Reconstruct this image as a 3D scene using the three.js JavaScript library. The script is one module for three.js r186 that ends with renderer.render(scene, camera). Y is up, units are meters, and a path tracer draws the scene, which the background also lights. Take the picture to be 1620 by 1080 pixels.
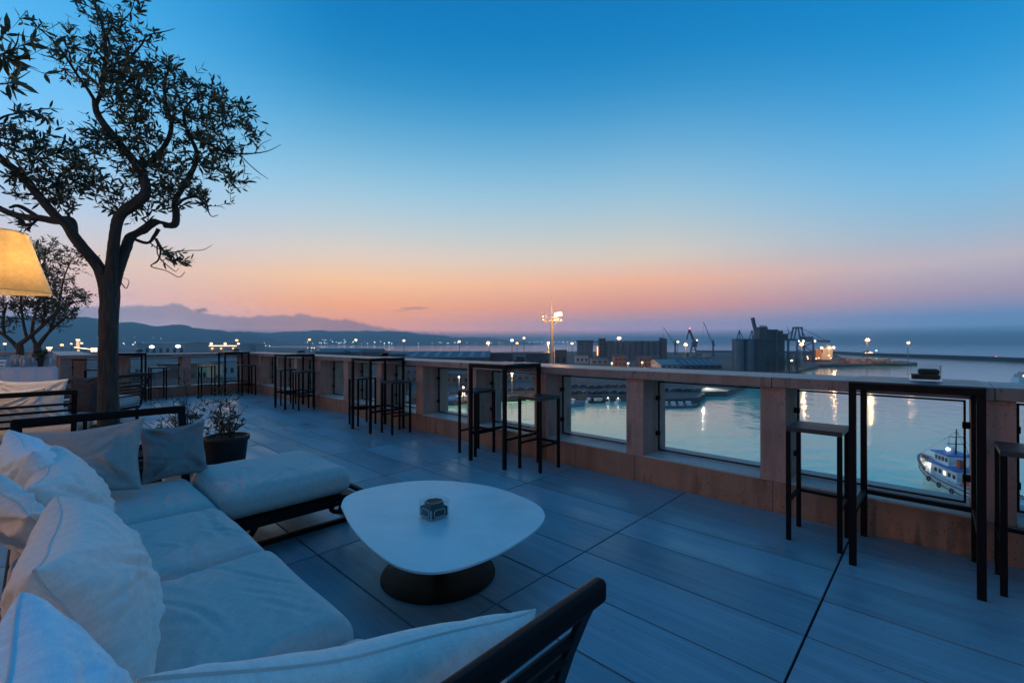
import * as THREE from 'three';
import { RoundedBoxGeometry } from 'three/addons/geometries/RoundedBoxGeometry.js';
import { mergeGeometries, mergeVertices } from 'three/addons/utils/BufferGeometryUtils.js';

// ---------------------------------------------------------------- camera, sky, sun, exposure
const scene = new THREE.Scene(), PI = Math.PI;
const W = 1620, H = 1080, F = 712, CX = 810, CY = 542;             // the photograph's own lens
const EYE = new THREE.Vector3(0, 1.35, 4.05), TH = THREE.MathUtils.degToRad(43.5);
const FWD = new THREE.Vector3(-Math.sin(TH), 0, -Math.cos(TH)), RIGHT = new THREE.Vector3(Math.cos(TH), 0, -Math.sin(TH));
const camera = new THREE.PerspectiveCamera(THREE.MathUtils.radToDeg(2 * Math.atan(540 / F)), W / H, 0.05, 90000);
camera.position.copy(EYE);
camera.lookAt(EYE.clone().add(FWD).add(new THREE.Vector3(0, (CY - 540) / F, 0)));
const renderer = new THREE.WebGLRenderer();
renderer.toneMapping = THREE.LinearToneMapping;
renderer.toneMappingExposure = 1.3;
renderer.shadowMap.enabled = true;

const lin = (c) => { c /= 255; return c <= 0.04045 ? c / 12.92 : Math.pow((c + 0.055) / 1.055, 2.4); };
const smooth = (a, b, x) => { const t = Math.min(1, Math.max(0, (x - a) / (b - a))); return t * t * (3 - 2 * t); };
// dusk sky: colour against height above the horizon for a few bearings (degrees right of the camera's axis), glow where the sun went down
const SKY_EL = [0, 2.5, 4.5, 7.5, 10.5, 15, 20, 26, 32, 45, 65, 90];
const SKY_KEYS = [
  [-175, [[92, 116, 160], [98, 122, 166], [112, 132, 172], [125, 146, 182], [110, 155, 196], [85, 155, 206], [62, 150, 209], [40, 142, 206], [26, 130, 199], [18, 118, 188], [18, 114, 184], [28, 124, 196]]],
  [-100, [[132, 150, 190], [142, 156, 196], [156, 166, 200], [160, 175, 210], [150, 182, 222], [125, 186, 233], [102, 183, 237], [80, 174, 237], [66, 164, 230], [52, 152, 222], [36, 136, 208], [28, 124, 196]]],
  [-48, [[158, 164, 196], [172, 170, 198], [194, 174, 184], [202, 186, 186], [180, 190, 208], [142, 190, 228], [108, 184, 235], [78, 173, 236], [56, 158, 227], [45, 148, 220], [34, 134, 206], [28, 124, 196]]],
  [-20, [[168, 138, 160], [196, 144, 144], [220, 158, 134], [229, 185, 154], [206, 192, 182], [166, 192, 206], [124, 182, 213], [55, 150, 204], [14, 124, 192], [6, 108, 178], [18, 114, 184], [28, 124, 196]]],
  [16, [[112, 124, 168], [132, 132, 166], [190, 140, 142], [220, 168, 148], [198, 188, 180], [160, 186, 198], [120, 176, 209], [55, 147, 203], [8, 124, 192], [4, 108, 178], [18, 114, 184], [28, 124, 196]]],
  [46, [[66, 120, 162], [88, 126, 170], [144, 140, 168], [172, 168, 182], [138, 171, 196], [105, 172, 213], [60, 155, 210], [8, 132, 202], [5, 125, 195], [8, 114, 184], [18, 114, 184], [28, 124, 196]]],
  [100, [[76, 116, 160], [90, 122, 168], [118, 134, 172], [138, 152, 184], [120, 160, 196], [92, 160, 208], [58, 150, 208], [24, 138, 204], [16, 128, 198], [12, 116, 186], [18, 114, 184], [28, 124, 196]]],
].map(([a, c]) => { const k = { '-175': 0.6, '100': 0.72, '-100': 1.3 }[a] ?? 1; return [a, c.map((v, i) => v.map((q, n) => lin(q) * k * (i > 8 ? 0.8 : i > 6 ? 0.84 : i > 3 ? 0.88 : 0.85) * (i > 6 && n === 2 ? 0.95 : 1)))]; });
const HAZE = 0.00016, HAZE_TOP = 340, HAZE_REACH = 24000, HAZE_GLOW = [0.034, 0.1, 0.21];   // the haze in front of the sky is added by scene.fog
function skyAt(el, az) {                                            // linear colour
  const n = SKY_KEYS.length;
  let i = 0; while (i < n - 1 && az >= SKY_KEYS[i + 1][0]) i++;
  const a = SKY_KEYS[az < SKY_KEYS[0][0] ? n - 1 : i], b = SKY_KEYS[(az < SKY_KEYS[0][0] ? n - 1 : i) === n - 1 ? 0 : i + 1];
  let span = b[0] - a[0], at = az - a[0]; if (span < 0) span += 360; if (at < 0) at += 360;
  let t = at / span; t = t * t * (3 - 2 * t) * 0.6 + t * 0.4;
  let k = 0; while (k < SKY_EL.length - 2 && el >= SKY_EL[k + 1]) k++;
  const s = Math.max(0, Math.min(1, (el - SKY_EL[k]) / (SKY_EL[k + 1] - SKY_EL[k]))), out = [0, 0, 0];
  for (let c = 0; c < 3; c++) {
    const p = a[1][k][c] * (1 - s) + a[1][k + 1][c] * s, q = b[1][k][c] * (1 - s) + b[1][k + 1][c] * s;
    const air = Math.max(0.14, Math.exp(-HAZE * Math.min(HAZE_REACH, HAZE_TOP / Math.max(1e-4, Math.sin(el * PI / 180)))));
    out[c] = Math.max(0.002, (p * (1 - t) + q * t - (1 - air) * HAZE_GLOW[c]) / air);
  }
  return out;
}
{
  const softSky = (el, az) => { const d = 4 * smooth(6, 24, el), out = [0, 0, 0]; if (d < 0.05) return skyAt(el, az); for (const [q, k] of [[-1.4, 1], [-0.7, 2], [0, 2], [0.7, 2], [1.4, 1]]) { const v = skyAt(Math.min(90, el + q * d), az); for (let c = 0; c < 3; c++) out[c] += (v[c] * k) / 8; } return out; };
  // a low bank of cloud far off under the afterglow, and three small drifting ones
  const bank = [[-2600, 470], [-900, 486], [-300, 490], [60, 488], [190, 484], [215, 482.5], [240, 484], [262, 482], [272, 479], [284, 480], [294, 485], [310, 492], [340, 497], [370, 500], [395, 501], [410, 498], [425, 499], [440, 497.5], [462, 499], [474, 494.5], [484, 496], [492, 500.5], [505, 500], [516, 502], [527, 505.5], [545, 505], [560, 507], [585, 514], [620, 520], [680, 526], [740, 532], [820, 539]];
  const small = [[318, 490.5, 11, 2.6, 0.8], [655, 487.5, 22, 1.7, 0.55], [632, 491.5, 14, 1.1, 0.35], [206, 466, 12, 1.2, 0.3], [392, 493, 5, 1.6, 0.3]], puff = rng(4242), pv = new Float32Array(4096).map(() => puff());
  const jag = (x) => { const i = Math.floor(x), t = x - i, q = t * t * (3 - 2 * t); return pv[((i % 4096) + 4096) % 4096] * (1 - q) + pv[(((i + 1) % 4096) + 4096) % 4096] * q; };
  function clouds(v, el, az) {
    if (Math.abs(az) > 74 || el > 8) return v;
    const c = Math.cos(az * PI / 180), px = CX + F * Math.tan(az * PI / 180), y = CY - Math.tan(el * PI / 180) * F / c;
    if (px < 830) {
      let i = 0; while (i < bank.length - 2 && px > bank[i + 1][0]) i++;
      const t = Math.min(1, Math.max(0, (px - bank[i][0]) / (bank[i + 1][0] - bank[i][0]))), top = bank[i][1] + (bank[i + 1][1] - bank[i][1]) * t + (jag(px / 7) - 0.5) * 2.4 + (jag(px / 3 + 900) - 0.5) * 1.2;
      const k = smooth(top - 1.6, top + 2.4, y) * smooth(830, 600, px) * (1 - 0.35 * smooth(top + 8, top + 45, y));
      if (k > 0) { const b = [lin(104 + 18 * jag(px / 40)), lin(124 + 14 * jag(px / 55 + 7)), lin(168)]; for (let q = 0; q < 3; q++) v[q] = v[q] * (1 - 0.62 * k) + b[q] * 0.62 * k / 1.3; }
    }
    for (const [sx, sy, rx, ry, a] of small) { const d = ((px - sx) / rx) ** 2 + ((y - sy + (jag(px / 4) - 0.5) * ry) / ry) ** 2; if (d < 1.6) { const k = a * smooth(1.6, 0.4, d), b = [lin(122), lin(122), lin(152)]; for (let q = 0; q < 3; q++) v[q] = v[q] * (1 - k) + b[q] * k / 1.3; } }
    return v;
  }
  const w = 3072, h = 1536, data = new Float32Array(w * h * 4), az0 = Math.atan2(FWD.z, FWD.x);
  for (let r = 0; r < h; r++) {
    const el = ((r + 0.5) / h - 0.5) * 180;
    for (let c = 0; c < w; c++) {
      let az = THREE.MathUtils.radToDeg(((c + 0.5) / w - 0.5) * 2 * Math.PI - az0);
      az = ((az + 540) % 360 + 360) % 360 - 180;
      const v = el > 0 ? clouds(softSky(el, az), el, az) : [0.055, 0.12, 0.2], o = (r * w + c) * 4;
      data[o] = v[0]; data[o + 1] = v[1]; data[o + 2] = v[2]; data[o + 3] = 1;
    }
  }
  const t = new THREE.DataTexture(data, w, h, THREE.RGBAFormat, THREE.FloatType);
  t.mapping = THREE.EquirectangularReflectionMapping; t.magFilter = THREE.LinearFilter; t.needsUpdate = true;
  scene.background = t; scene.environment = t;
}
// what is left of the sun: a faint, wide, warm glow from low behind the hills
const SUN_AZ = THREE.MathUtils.degToRad(-33);
const sun = new THREE.DirectionalLight(new THREE.Color(1, 0.62, 0.42), 0.06);
sun.position.copy(FWD).multiplyScalar(Math.cos(SUN_AZ)).addScaledVector(RIGHT, Math.sin(SUN_AZ)).add(new THREE.Vector3(0, 0.07, 0)).multiplyScalar(200);
sun.castShadow = true; sun.shadow.radius = 20;
Object.assign(sun.shadow.camera, { left: -40, right: 40, top: 40, bottom: -40, near: 1, far: 600 });
scene.add(sun);
scene.fog = new THREE.FogExp2(new THREE.Color(0.86, 0.96, 1.0), HAZE);

// ---------------------------------------------------------------- helpers
function rng(seed) { let s = seed | 0; return () => { s = (s + 0x6d2b79f5) | 0; let t = Math.imul(s ^ (s >>> 15), 1 | s); t = (t + Math.imul(t ^ (t >>> 7), 61 | t)) ^ t; return ((t ^ (t >>> 14)) >>> 0) / 4294967296; }; }
const WALL_LAMP = 4.5, FLOOR_LAMP = 3;
const R0 = rng(7), V = (x, y, z) => new THREE.Vector3(x, y, z);
const ray = (px, py) => FWD.clone().addScaledVector(RIGHT, (px - CX) / F).add(V(0, (CY - py) / F, 0));
const pt = (px, py, depth) => ray(px, py).multiplyScalar(depth).add(EYE);                       // a place at that distance along the lens axis
const onY = (px, py, y) => { const d = ray(px, py); return d.multiplyScalar((y - EYE.y) / d.y).add(EYE); };
const onX = (px, py, x) => { const d = ray(px, py); return d.multiplyScalar((x - EYE.x) / d.x).add(EYE); };
const names = new Map();
function numbered(name) { const n = names.get(name) ?? 0; names.set(name, n + 1); return n ? `${name}_${String(n).padStart(3, '0')}` : name; }
function clean(g) {
  if (g.index) g = g.toNonIndexed();
  for (const k of Object.keys(g.attributes)) if (!['position', 'normal', 'uv'].includes(k)) g.deleteAttribute(k);
  if (!g.attributes.normal) g.computeVertexNormals();
  return g;
}
function metres(g, k = 1, ox = 0, oy = 0) {                         // uv in metres, each face laid out along its own main plane
  g = clean(g);
  const p = g.attributes.position, n = g.attributes.normal, uv = new Float32Array(p.count * 2);
  for (let f = 0; f < p.count; f += 3) {
    let nx = 0, ny = 0, nz = 0;
    for (let i = 0; i < 3; i++) { nx += Math.abs(n.getX(f + i)); ny += Math.abs(n.getY(f + i)); nz += Math.abs(n.getZ(f + i)); }
    for (let i = f; i < f + 3; i++) {
      const x = p.getX(i), y = p.getY(i), z = p.getZ(i);
      const [u, v] = ny >= nx && ny >= nz ? [x, z] : nx > nz ? [z, y] : [x, y];
      uv[i * 2] = u * k + ox; uv[i * 2 + 1] = v * k + oy;
    }
  }
  g.setAttribute('uv', new THREE.BufferAttribute(uv, 2));
  return g;
}
const merged = (gs) => { gs = [].concat(gs).map((g) => (g.attributes.uv && !g.index && Object.keys(g.attributes).length === 3 ? g : metres(g))); return gs.length === 1 ? gs[0] : mergeGeometries(gs); };
function mesh(name, gs, m, parent) {
  const o = new THREE.Mesh(Array.isArray(gs) ? merged(gs) : gs, m); o.name = parent && parent !== scene ? name : numbered(name);
  o.castShadow = o.receiveShadow = true; (parent ?? scene).add(o); return o;
}
function tag(o, label, category, group, kind) { o.userData.label = label; if (category) o.userData.category = category; if (group) o.userData.group = group; if (kind) o.userData.kind = kind; return o; }
function thing(name, label, category, at = [0, 0, 0], turn = 0, group) {
  const o = new THREE.Group(); o.name = numbered(name); o.position.set(...(at.isVector3 ? at.toArray() : at)); o.rotation.y = turn; scene.add(o);
  return tag(o, label, category, group);
}
function copy(src, label, at, turn) { const c = src.clone(); c.name = numbered(src.name.replace(/_\d{3}$/, '')); c.userData = { ...src.userData, label }; if (at) c.position.set(...(at.isVector3 ? at.toArray() : at)); if (turn !== undefined) c.rotation.y = turn; scene.add(c); return c; }
const box = (w, h, d, x = 0, y = 0, z = 0) => new THREE.BoxGeometry(w, h, d).translate(x, y, z);            // centre
const rbox = (w, h, d, x = 0, y = 0, z = 0, r = 0.004, s = 1) => new RoundedBoxGeometry(w, h, d, s, Math.min(r, w / 2.01, h / 2.01, d / 2.01)).translate(x, y, z);
const span = (x0, x1, y0, y1, z0, z1, r = 0) => (r ? rbox(x1 - x0, y1 - y0, z1 - z0, (x0 + x1) / 2, (y0 + y1) / 2, (z0 + z1) / 2, r) : box(x1 - x0, y1 - y0, z1 - z0, (x0 + x1) / 2, (y0 + y1) / 2, (z0 + z1) / 2));
function bar(a, b, w, h = w, r = 0) {                               // a square bar from a to b
  const d = b.clone().sub(a), l = d.length(), g = r ? new RoundedBoxGeometry(w, h, l, 1, r) : new THREE.BoxGeometry(w, h, l), m = new THREE.Matrix4().lookAt(b, a, Math.abs(d.y) > 0.99 * l ? V(1, 0, 0) : V(0, 1, 0));
  return g.applyMatrix4(m.setPosition(a.clone().add(b).multiplyScalar(0.5)));
}
function rod(a, b, r, r2 = r, n = 8) {                              // a round bar from a to b
  const d = b.clone().sub(a), g = new THREE.CylinderGeometry(r2, r, d.length(), n);
  return g.applyQuaternion(new THREE.Quaternion().setFromUnitVectors(V(0, 1, 0), d.clone().normalize())).translate(...a.clone().add(b).multiplyScalar(0.5).toArray());
}
function limb(pts, radii, n = 8, seg = 6, rough = 0, rnd = R0) {    // a tapered, bent branch through points
  const c = new THREE.CatmullRomCurve3(pts, false, 'catmullrom', 0.5), m = Math.max(2, (pts.length - 1) * seg), fr = c.computeFrenetFrames(m, false), pos = [], idx = [], uv = [];
  let len = 0, last = null;
  for (let i = 0; i <= m; i++) {
    const t = i / m, p = c.getPoint(t), k = t * (radii.length - 1), k0 = Math.min(radii.length - 2, Math.floor(k)), r = radii[k0] + (radii[k0 + 1] - radii[k0]) * (k - k0);
    if (last) len += p.distanceTo(last); last = p;
    for (let j = 0; j <= n; j++) {
      const a = (j / n) * 2 * PI, q = r * (1 + rough * (Math.sin(3 * a + t * 9) * 0.5 + Math.sin(5 * a - t * 23 + 1) * 0.35 + (j < n && j ? rnd() - 0.5 : 0)));
      pos.push(...p.clone().addScaledVector(fr.normals[i], q * Math.cos(a)).addScaledVector(fr.binormals[i], q * Math.sin(a)).toArray()); uv.push(j / n * 0.6, len);
      if (i && j) { const A = (i - 1) * (n + 1) + j - 1, B = A + n + 1; idx.push(A, B, A + 1, B, B + 1, A + 1); }
    }
  }
  const g = new THREE.BufferGeometry(); g.setAttribute('position', new THREE.Float32BufferAttribute(pos, 3)); g.setAttribute('uv', new THREE.Float32BufferAttribute(uv, 2)); g.setIndex(idx); g.computeVertexNormals();
  return clean(g);
}

// ---------------------------------------------------------------- textures and materials
function noise2(N, fx, fy, seed) {                                  // tileable value noise, fx by fy cells
  const r = rng(seed), g = new Float32Array(fx * fy).map(() => r()), out = new Float32Array(N * N);
  for (let y = 0; y < N; y++) {
    const v = (y / N) * fy, j = Math.floor(v), b = v - j, sb = b * b * (3 - 2 * b), j1 = (j + 1) % fy;
    for (let x = 0; x < N; x++) {
      const u = (x / N) * fx, i = Math.floor(u), a = u - i, sa = a * a * (3 - 2 * a), i1 = (i + 1) % fx;
      const p = g[j * fx + i] + (g[j * fx + i1] - g[j * fx + i]) * sa, q = g[j1 * fx + i] + (g[j1 * fx + i1] - g[j1 * fx + i]) * sa;
      out[y * N + x] = p + (q - p) * sb;
    }
  }
  return out;
}
function fbm(N, fx, fy, oct, seed, gain = 0.5) {
  const out = new Float32Array(N * N); let amp = 1, sum = 0;
  for (let o = 0; o < oct; o++, amp *= gain) { const n = noise2(N, fx << o, fy << o, seed + o * 31); for (let i = 0; i < out.length; i++) out[i] += n[i] * amp; sum += amp; }
  for (let i = 0; i < out.length; i++) out[i] /= sum;
  return out;
}
function texture(N, f, srgb, rep = 1) {                             // f(i) -> [r, g, b] 0..1
  const d = new Uint8Array(N * N * 4);
  for (let i = 0; i < N * N; i++) { const c = f(i); for (let k = 0; k < 3; k++) d[i * 4 + k] = Math.max(0, Math.min(255, (c.length ? c[k] : c) * 255)); d[i * 4 + 3] = 255; }
  const t = new THREE.DataTexture(d, N, N); t.wrapS = t.wrapT = THREE.RepeatWrapping; t.magFilter = THREE.LinearFilter; t.minFilter = THREE.LinearMipmapLinearFilter; t.generateMipmaps = true;
  if (srgb) t.colorSpace = THREE.SRGBColorSpace; t.repeat.set(rep, rep); t.needsUpdate = true; return t;
}
const toS = (c) => (c <= 0.0031308 ? c * 12.92 : 1.055 * Math.pow(c, 1 / 2.4) - 0.055);
const std = (name, o) => Object.assign(new THREE.MeshPhysicalMaterial({ roughness: 0.6, ...o }), { name });
const rgb = (r, g, b) => new THREE.Color().setRGB(r, g, b);
// wood-grain porcelain: streaks along u
const streakA = fbm(1024, 3, 48, 4, 11), streakB = fbm(1024, 2, 12, 4, 23), streakC = noise2(1024, 8, 256, 5), blotch = fbm(1024, 5, 5, 4, 71);
const speck = noise2(1024, 150, 170, 77);
const tileColor = texture(1024, (i) => { const v = 0.33 + (streakA[i] - 0.5) * 0.12 + (streakB[i] - 0.5) * 0.06 + (streakC[i] - 0.5) * 0.06 + (blotch[i] - 0.5) * 0.1; const k = Math.max(0.07, v) * (speck[i] > 0.93 && blotch[i] > 0.52 ? 0.75 : 1); return [toS(k * 0.82), toS(k * 0.98), toS(k * 1.12)]; }, true, 0.5);
const tileBump = texture(1024, (i) => streakA[i] * 0.6 + streakC[i] * 0.4, false, 0.5);
const tileRough = texture(1024, (i) => 0.42 + (streakB[i] - 0.5) * 0.5, false, 0.5);
const M = {};
M.tile = std('floor tile', { map: tileColor, bumpMap: tileBump, bumpScale: 0.0012, roughnessMap: tileRough, roughness: 1 });
M.joint = std('dark joint', { color: rgb(0.008, 0.008, 0.009), roughness: 0.95 });
// pitted, stained stone
const st1 = fbm(1024, 4, 4, 6, 101), st2 = fbm(1024, 24, 3, 4, 131), st3 = noise2(1024, 190, 190, 9), st4 = fbm(1024, 3, 20, 4, 191);
const stoneF = (base, tint) => (i) => { let v = base * (0.72 + st1[i] * 0.38 + (st2[i] - 0.5) * 0.55 + (st4[i] - 0.5) * 0.16); if (st3[i] > 0.84 && st1[i] > 0.46) v *= 0.6; const dirt = smooth(0.56, 0.74, st2[i] * 0.6 + st1[i] * 0.4); v *= 1 - 0.55 * dirt; return [toS(v * tint[0]), toS(v * tint[1]), toS(v * tint[2])]; };
const scuff0 = fbm(512, 6, 6, 5, 431);
const stoneBump = texture(1024, (i) => st1[i] * 0.5 + st4[i] * 0.35 - (st3[i] > 0.86 ? 0.25 : 0) + 0.25, false, 0.7);
M.stone = std('travertine', { map: texture(1024, stoneF(0.33, [1.45, 0.92, 0.76]), true, 0.7), bumpMap: stoneBump, bumpScale: 0.004, roughness: 0.75 });
M.plinth = std('travertine plinth', { map: texture(1024, stoneF(0.25, [1.6, 0.88, 0.6]), true, 0.55), bumpMap: stoneBump, bumpScale: 0.004, roughness: 0.75 });
M.sill = std('pale sill stone', { map: texture(512, (i) => { const v = 0.46 + (scuff0[i] - 0.5) * 0.2; return [toS(v * 1.03), toS(v), toS(v * 0.96)]; }, true, 0.9), bumpMap: stoneBump, bumpScale: 0.002, roughness: 0.55 });  // pale because sky light on the plinth top is put into its colour
M.coping = std('coping stone', { map: texture(1024, stoneF(0.27, [1.4, 0.93, 0.8]), true, 0.45), bumpMap: stoneBump, bumpScale: 0.003, roughness: 0.42 });
const wv = fbm(512, 6, 6, 5, 301), we1 = noise2(512, 128, 16, 302), we2 = noise2(512, 16, 128, 303);
const fabF = (b, tint) => (i) => { const v = b * (0.9 + wv[i] * 0.2 + (we1[i] + we2[i] - 1) * 0.12); return [toS(v * tint[0]), toS(v * tint[1]), toS(v * tint[2])]; };
const fabBump = texture(512, (i) => (we1[i] + we2[i]) * 0.5, false, 11);
const fabric = (name, b, tint) => std(name, { map: texture(512, fabF(b, tint), true, 11), bumpMap: fabBump, bumpScale: 0.0006, roughness: 0.92, sheen: 0.3, sheenRoughness: 0.6, sheenColor: rgb(0.5, 0.5, 0.5) });
M.seat = fabric('grey seat fabric', 0.55, [1.1, 1.0, 0.95]);
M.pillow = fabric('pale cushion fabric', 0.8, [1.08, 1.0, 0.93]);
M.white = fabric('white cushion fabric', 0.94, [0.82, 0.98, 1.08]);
M.shadedPillow = fabric('shaded cushion fabric', 0.4, [1.06, 1.0, 0.96]); M.deepShadePillow = fabric('slate cushion fabric', 0.26, [1.0, 1.0, 1.0]);  // darker copies of the cushion fabric, shade put into their colour
M.darkFabric = fabric('charcoal cushion fabric', 0.05, [1, 1, 1.1]);
const scuff = fbm(512, 8, 8, 5, 401);
M.black = std('black powder coat', { color: rgb(0.006, 0.006, 0.007), roughness: 0.5, specularIntensity: 0.3, roughnessMap: texture(512, (i) => 0.75 + scuff[i] * 0.5, false, 2), bumpMap: texture(512, (i) => we1[i] * we2[i], false, 8), bumpScale: 0.0003 });
M.barTop = std('dark table top', { map: texture(512, (i) => { const v = 0.025 + scuff[i] * 0.03; return [toS(v), toS(v), toS(v * 1.05)]; }, true, 1.5), roughness: 0.4, roughnessMap: texture(512, (i) => 0.6 + scuff[i] * 0.7, false, 1.5) });
M.tableTop = std('pale table top', { map: texture(512, (i) => { const v = 0.74 + (scuff[i] - 0.5) * 0.16 + (wv[i] - 0.5) * 0.1; return [toS(v), toS(v), toS(v)]; }, true, 1), roughness: 0.34, roughnessMap: texture(512, (i) => 0.7 + scuff[i] * 0.6, false, 1) });
M.glass = std('pane glass', { color: rgb(0.93, 0.98, 0.97), roughness: 1, roughnessMap: texture(512, (i) => 0.2 * smooth(0.58, 0.75, scuff[i]), false, 0.8), transmission: 1, thickness: 0, ior: 1.5 });
M.acrylic = std('clear acrylic', { color: rgb(0.96, 0.98, 0.98), roughness: 0.02, transmission: 1, thickness: 0, ior: 1.49 });
M.whiteLine = std('white print', { color: rgb(0.8, 0.8, 0.8), roughness: 0.5 });
const bk1 = fbm(512, 20, 5, 5, 501), bk2 = noise2(512, 60, 10, 502);
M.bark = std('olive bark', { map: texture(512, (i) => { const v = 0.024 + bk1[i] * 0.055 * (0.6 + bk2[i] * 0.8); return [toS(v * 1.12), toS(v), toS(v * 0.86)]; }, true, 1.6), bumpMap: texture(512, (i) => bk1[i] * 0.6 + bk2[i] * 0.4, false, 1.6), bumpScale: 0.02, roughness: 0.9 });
M.leaf = std('olive leaf', { color: rgb(0.045, 0.06, 0.03), roughness: 0.6, side: THREE.DoubleSide });
M.soil = std('soil', { color: rgb(0.03, 0.024, 0.018), roughness: 1 });
M.pot = std('dark pot', { color: rgb(0.009, 0.008, 0.009), roughness: 0.55, bumpMap: texture(512, (i) => scuff[i], false, 3), bumpScale: 0.002 });

// ---------------------------------------------------------------- terrace floor of long grey planks
const TL = 1.2155, TD = 0.4028, TX0 = -0.448;
{
  const floor = mesh('terrace_floor', [span(-21, 5.2, -0.4, -0.014, -0.6, 9.3)], M.joint);
  tag(floor, 'terrace floor of long grey wood-look tiles with dark open joints', 'floor', null, 'structure');
  const geos = []; const g = 0.0035;
  for (let k = 0; k < 6; k++) geos.push(metres(rbox(TL - 0.0105, 0.02, TD - 0.0095, 0, -0.01, 0, 0.0025), 1, k * 0.731, k * 0.377));
  const r = rng(3), tone = [0.87, 1, 1.1].map((t) => { const m = M.tile.clone(); m.color.setScalar(t); return m; });
  const far = [];
  for (let i = -18; i <= 4; i++) for (let j = 0; j < 23; j++) {
    const cx = TX0 + (i + 0.5) * TL, cz = (j + 0.5) * TD;
    if (cx < -20.9 || cx > 5) continue;
    if (cx < -13.9 && cz < 3.7) { if (cx > -14.6 && j < 9) { /* hidden under the end wall */ } continue; }
    const geo = geos[Math.floor(r() * 6)], m = tone[Math.floor(r() * 3)], dy = (r() - 0.5) * 0.0012;
    if (i >= -11 && i <= 1 && j <= 15) { const t = mesh('tile', geo, m, floor); t.position.set(cx, dy, cz); if (r() < 0.5) t.rotation.y = PI; }
    else far.push(geo.clone().translate(cx, dy, cz));
  }
  const rest = mesh('tile', [mergeGeometries(far)], M.tile, floor); rest.userData.kind = 'stuff';
}

// ---------------------------------------------------------------- parapets: plinth, piers, coping and clipped glass panes
function parapet(label, len, piers, at, turn, cut = []) {           // local x along the wall from 0, front face at z = 0
  const w = thing('parapet_wall', label, 'wall', at, turn), r = rng(piers.length * 13 + Math.round(len * 7));
  const T = 0.5, PH = 0.24, CB = 0.995, CT = 1.075, PW = 0.185;
  const joints = [0, ...piers.map((p) => p + PW / 2).filter((p) => p > 0.3 && p < len - 0.3), len];
  for (let i = 0; i + 1 < joints.length; i++) {
    const a = joints[i] + 0.0012, b = joints[i + 1] - 0.0012;
    mesh('plinth_slab', metres(span(a, b, -0.02, PH, -T, (r() - 0.5) * 0.003, 0.004), 1, r() * 3, r() * 3), M.plinth, w);
    mesh('coping_stone', metres(span(a, b, CB, CT + (r() - 0.5) * 0.003, -T - 0.07, 0.03 + (r() - 0.5) * 0.003, 0.006), 1, r() * 3, r() * 3), M.coping, w);
  }
  for (const p of piers) mesh('pillar', metres(span(p, p + PW, PH, CB, -T + 0.006, -0.004 + (r() - 0.5) * 0.003, 0.006), 1, r() * 3, r() * 3), M.stone, w);
  for (let i = 0; i + 1 < piers.length; i++) {
    const a = piers[i] + PW + 0.022, b = piers[i + 1] - 0.022, y0 = PH + 0.024, y1 = CB - 0.034, z = -0.285, f = 0.012;
    if (b - a < 0.2) continue;
    mesh('sill', metres(span(a - 0.0215, b + 0.0215, PH + 0.0005, PH + 0.016, -T - 0.015, -0.002 + (r() - 0.5) * 0.002, 0.004), 1, r() * 3, r() * 3), M.sill, w);  // added slab, its paleness stands for sky light on the plinth
    const pane = mesh('glass_pane', metres(new THREE.PlaneGeometry(b - a - 2 * f, y1 - y0 - 2 * f).translate((a + b) / 2, (y0 + y1) / 2, z)), M.glass, w);
    mesh('pane_frame', [span(a, b, y0, y0 + f, z - 0.012, z + 0.012), span(a, b, y1 - f, y1, z - 0.012, z + 0.012), span(a, a + f, y0 + f, y1 - f, z - 0.012, z + 0.012), span(b - f, b, y0 + f, y1 - f, z - 0.012, z + 0.012)], M.black, pane);
    for (const y of [y0 + 0.17, y1 - 0.17]) for (const [x0, x1] of [[a - 0.022, a + 0.018], [b - 0.018, b + 0.022]]) mesh('clip', [span(x0, x1, y - 0.022, y + 0.022, z - 0.018, z + 0.02, 0.003)], M.black, pane);
  }
  return w;
}
{
  const piers = []; for (let k = 12; k >= -2; k--) piers.push(0.34 - 1.213 * k - 0.185 + 14.4);
  piers.shift(); piers.unshift(0.42);
  parapet('long stone parapet with glass panes between its piers, facing the harbour', 17.6, piers, [-14.4, 0, 0], 0);
  // end wall: local x runs towards -z
  parapet('short stone parapet across the far end of the terrace, behind the corner bar table', 3.72, [0.0, 0.992, 2.19, 3.535].map((v) => v), [-13.9, 0, 3.725], PI / 2);
  parapet('stone parapet running on beyond the white buffet table, seen end on', 5.9, [0.4, 1.6, 2.8, 4.0, 5.2], [-20.4, 0, 3.725], 0);
  parapet('farthest stone parapet behind the buffet table and the two slim trees', 5.5, [0.2, 1.4, 2.6, 3.8, 5.0], [-20.4, 0, 9.25], PI / 2);
}

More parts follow.
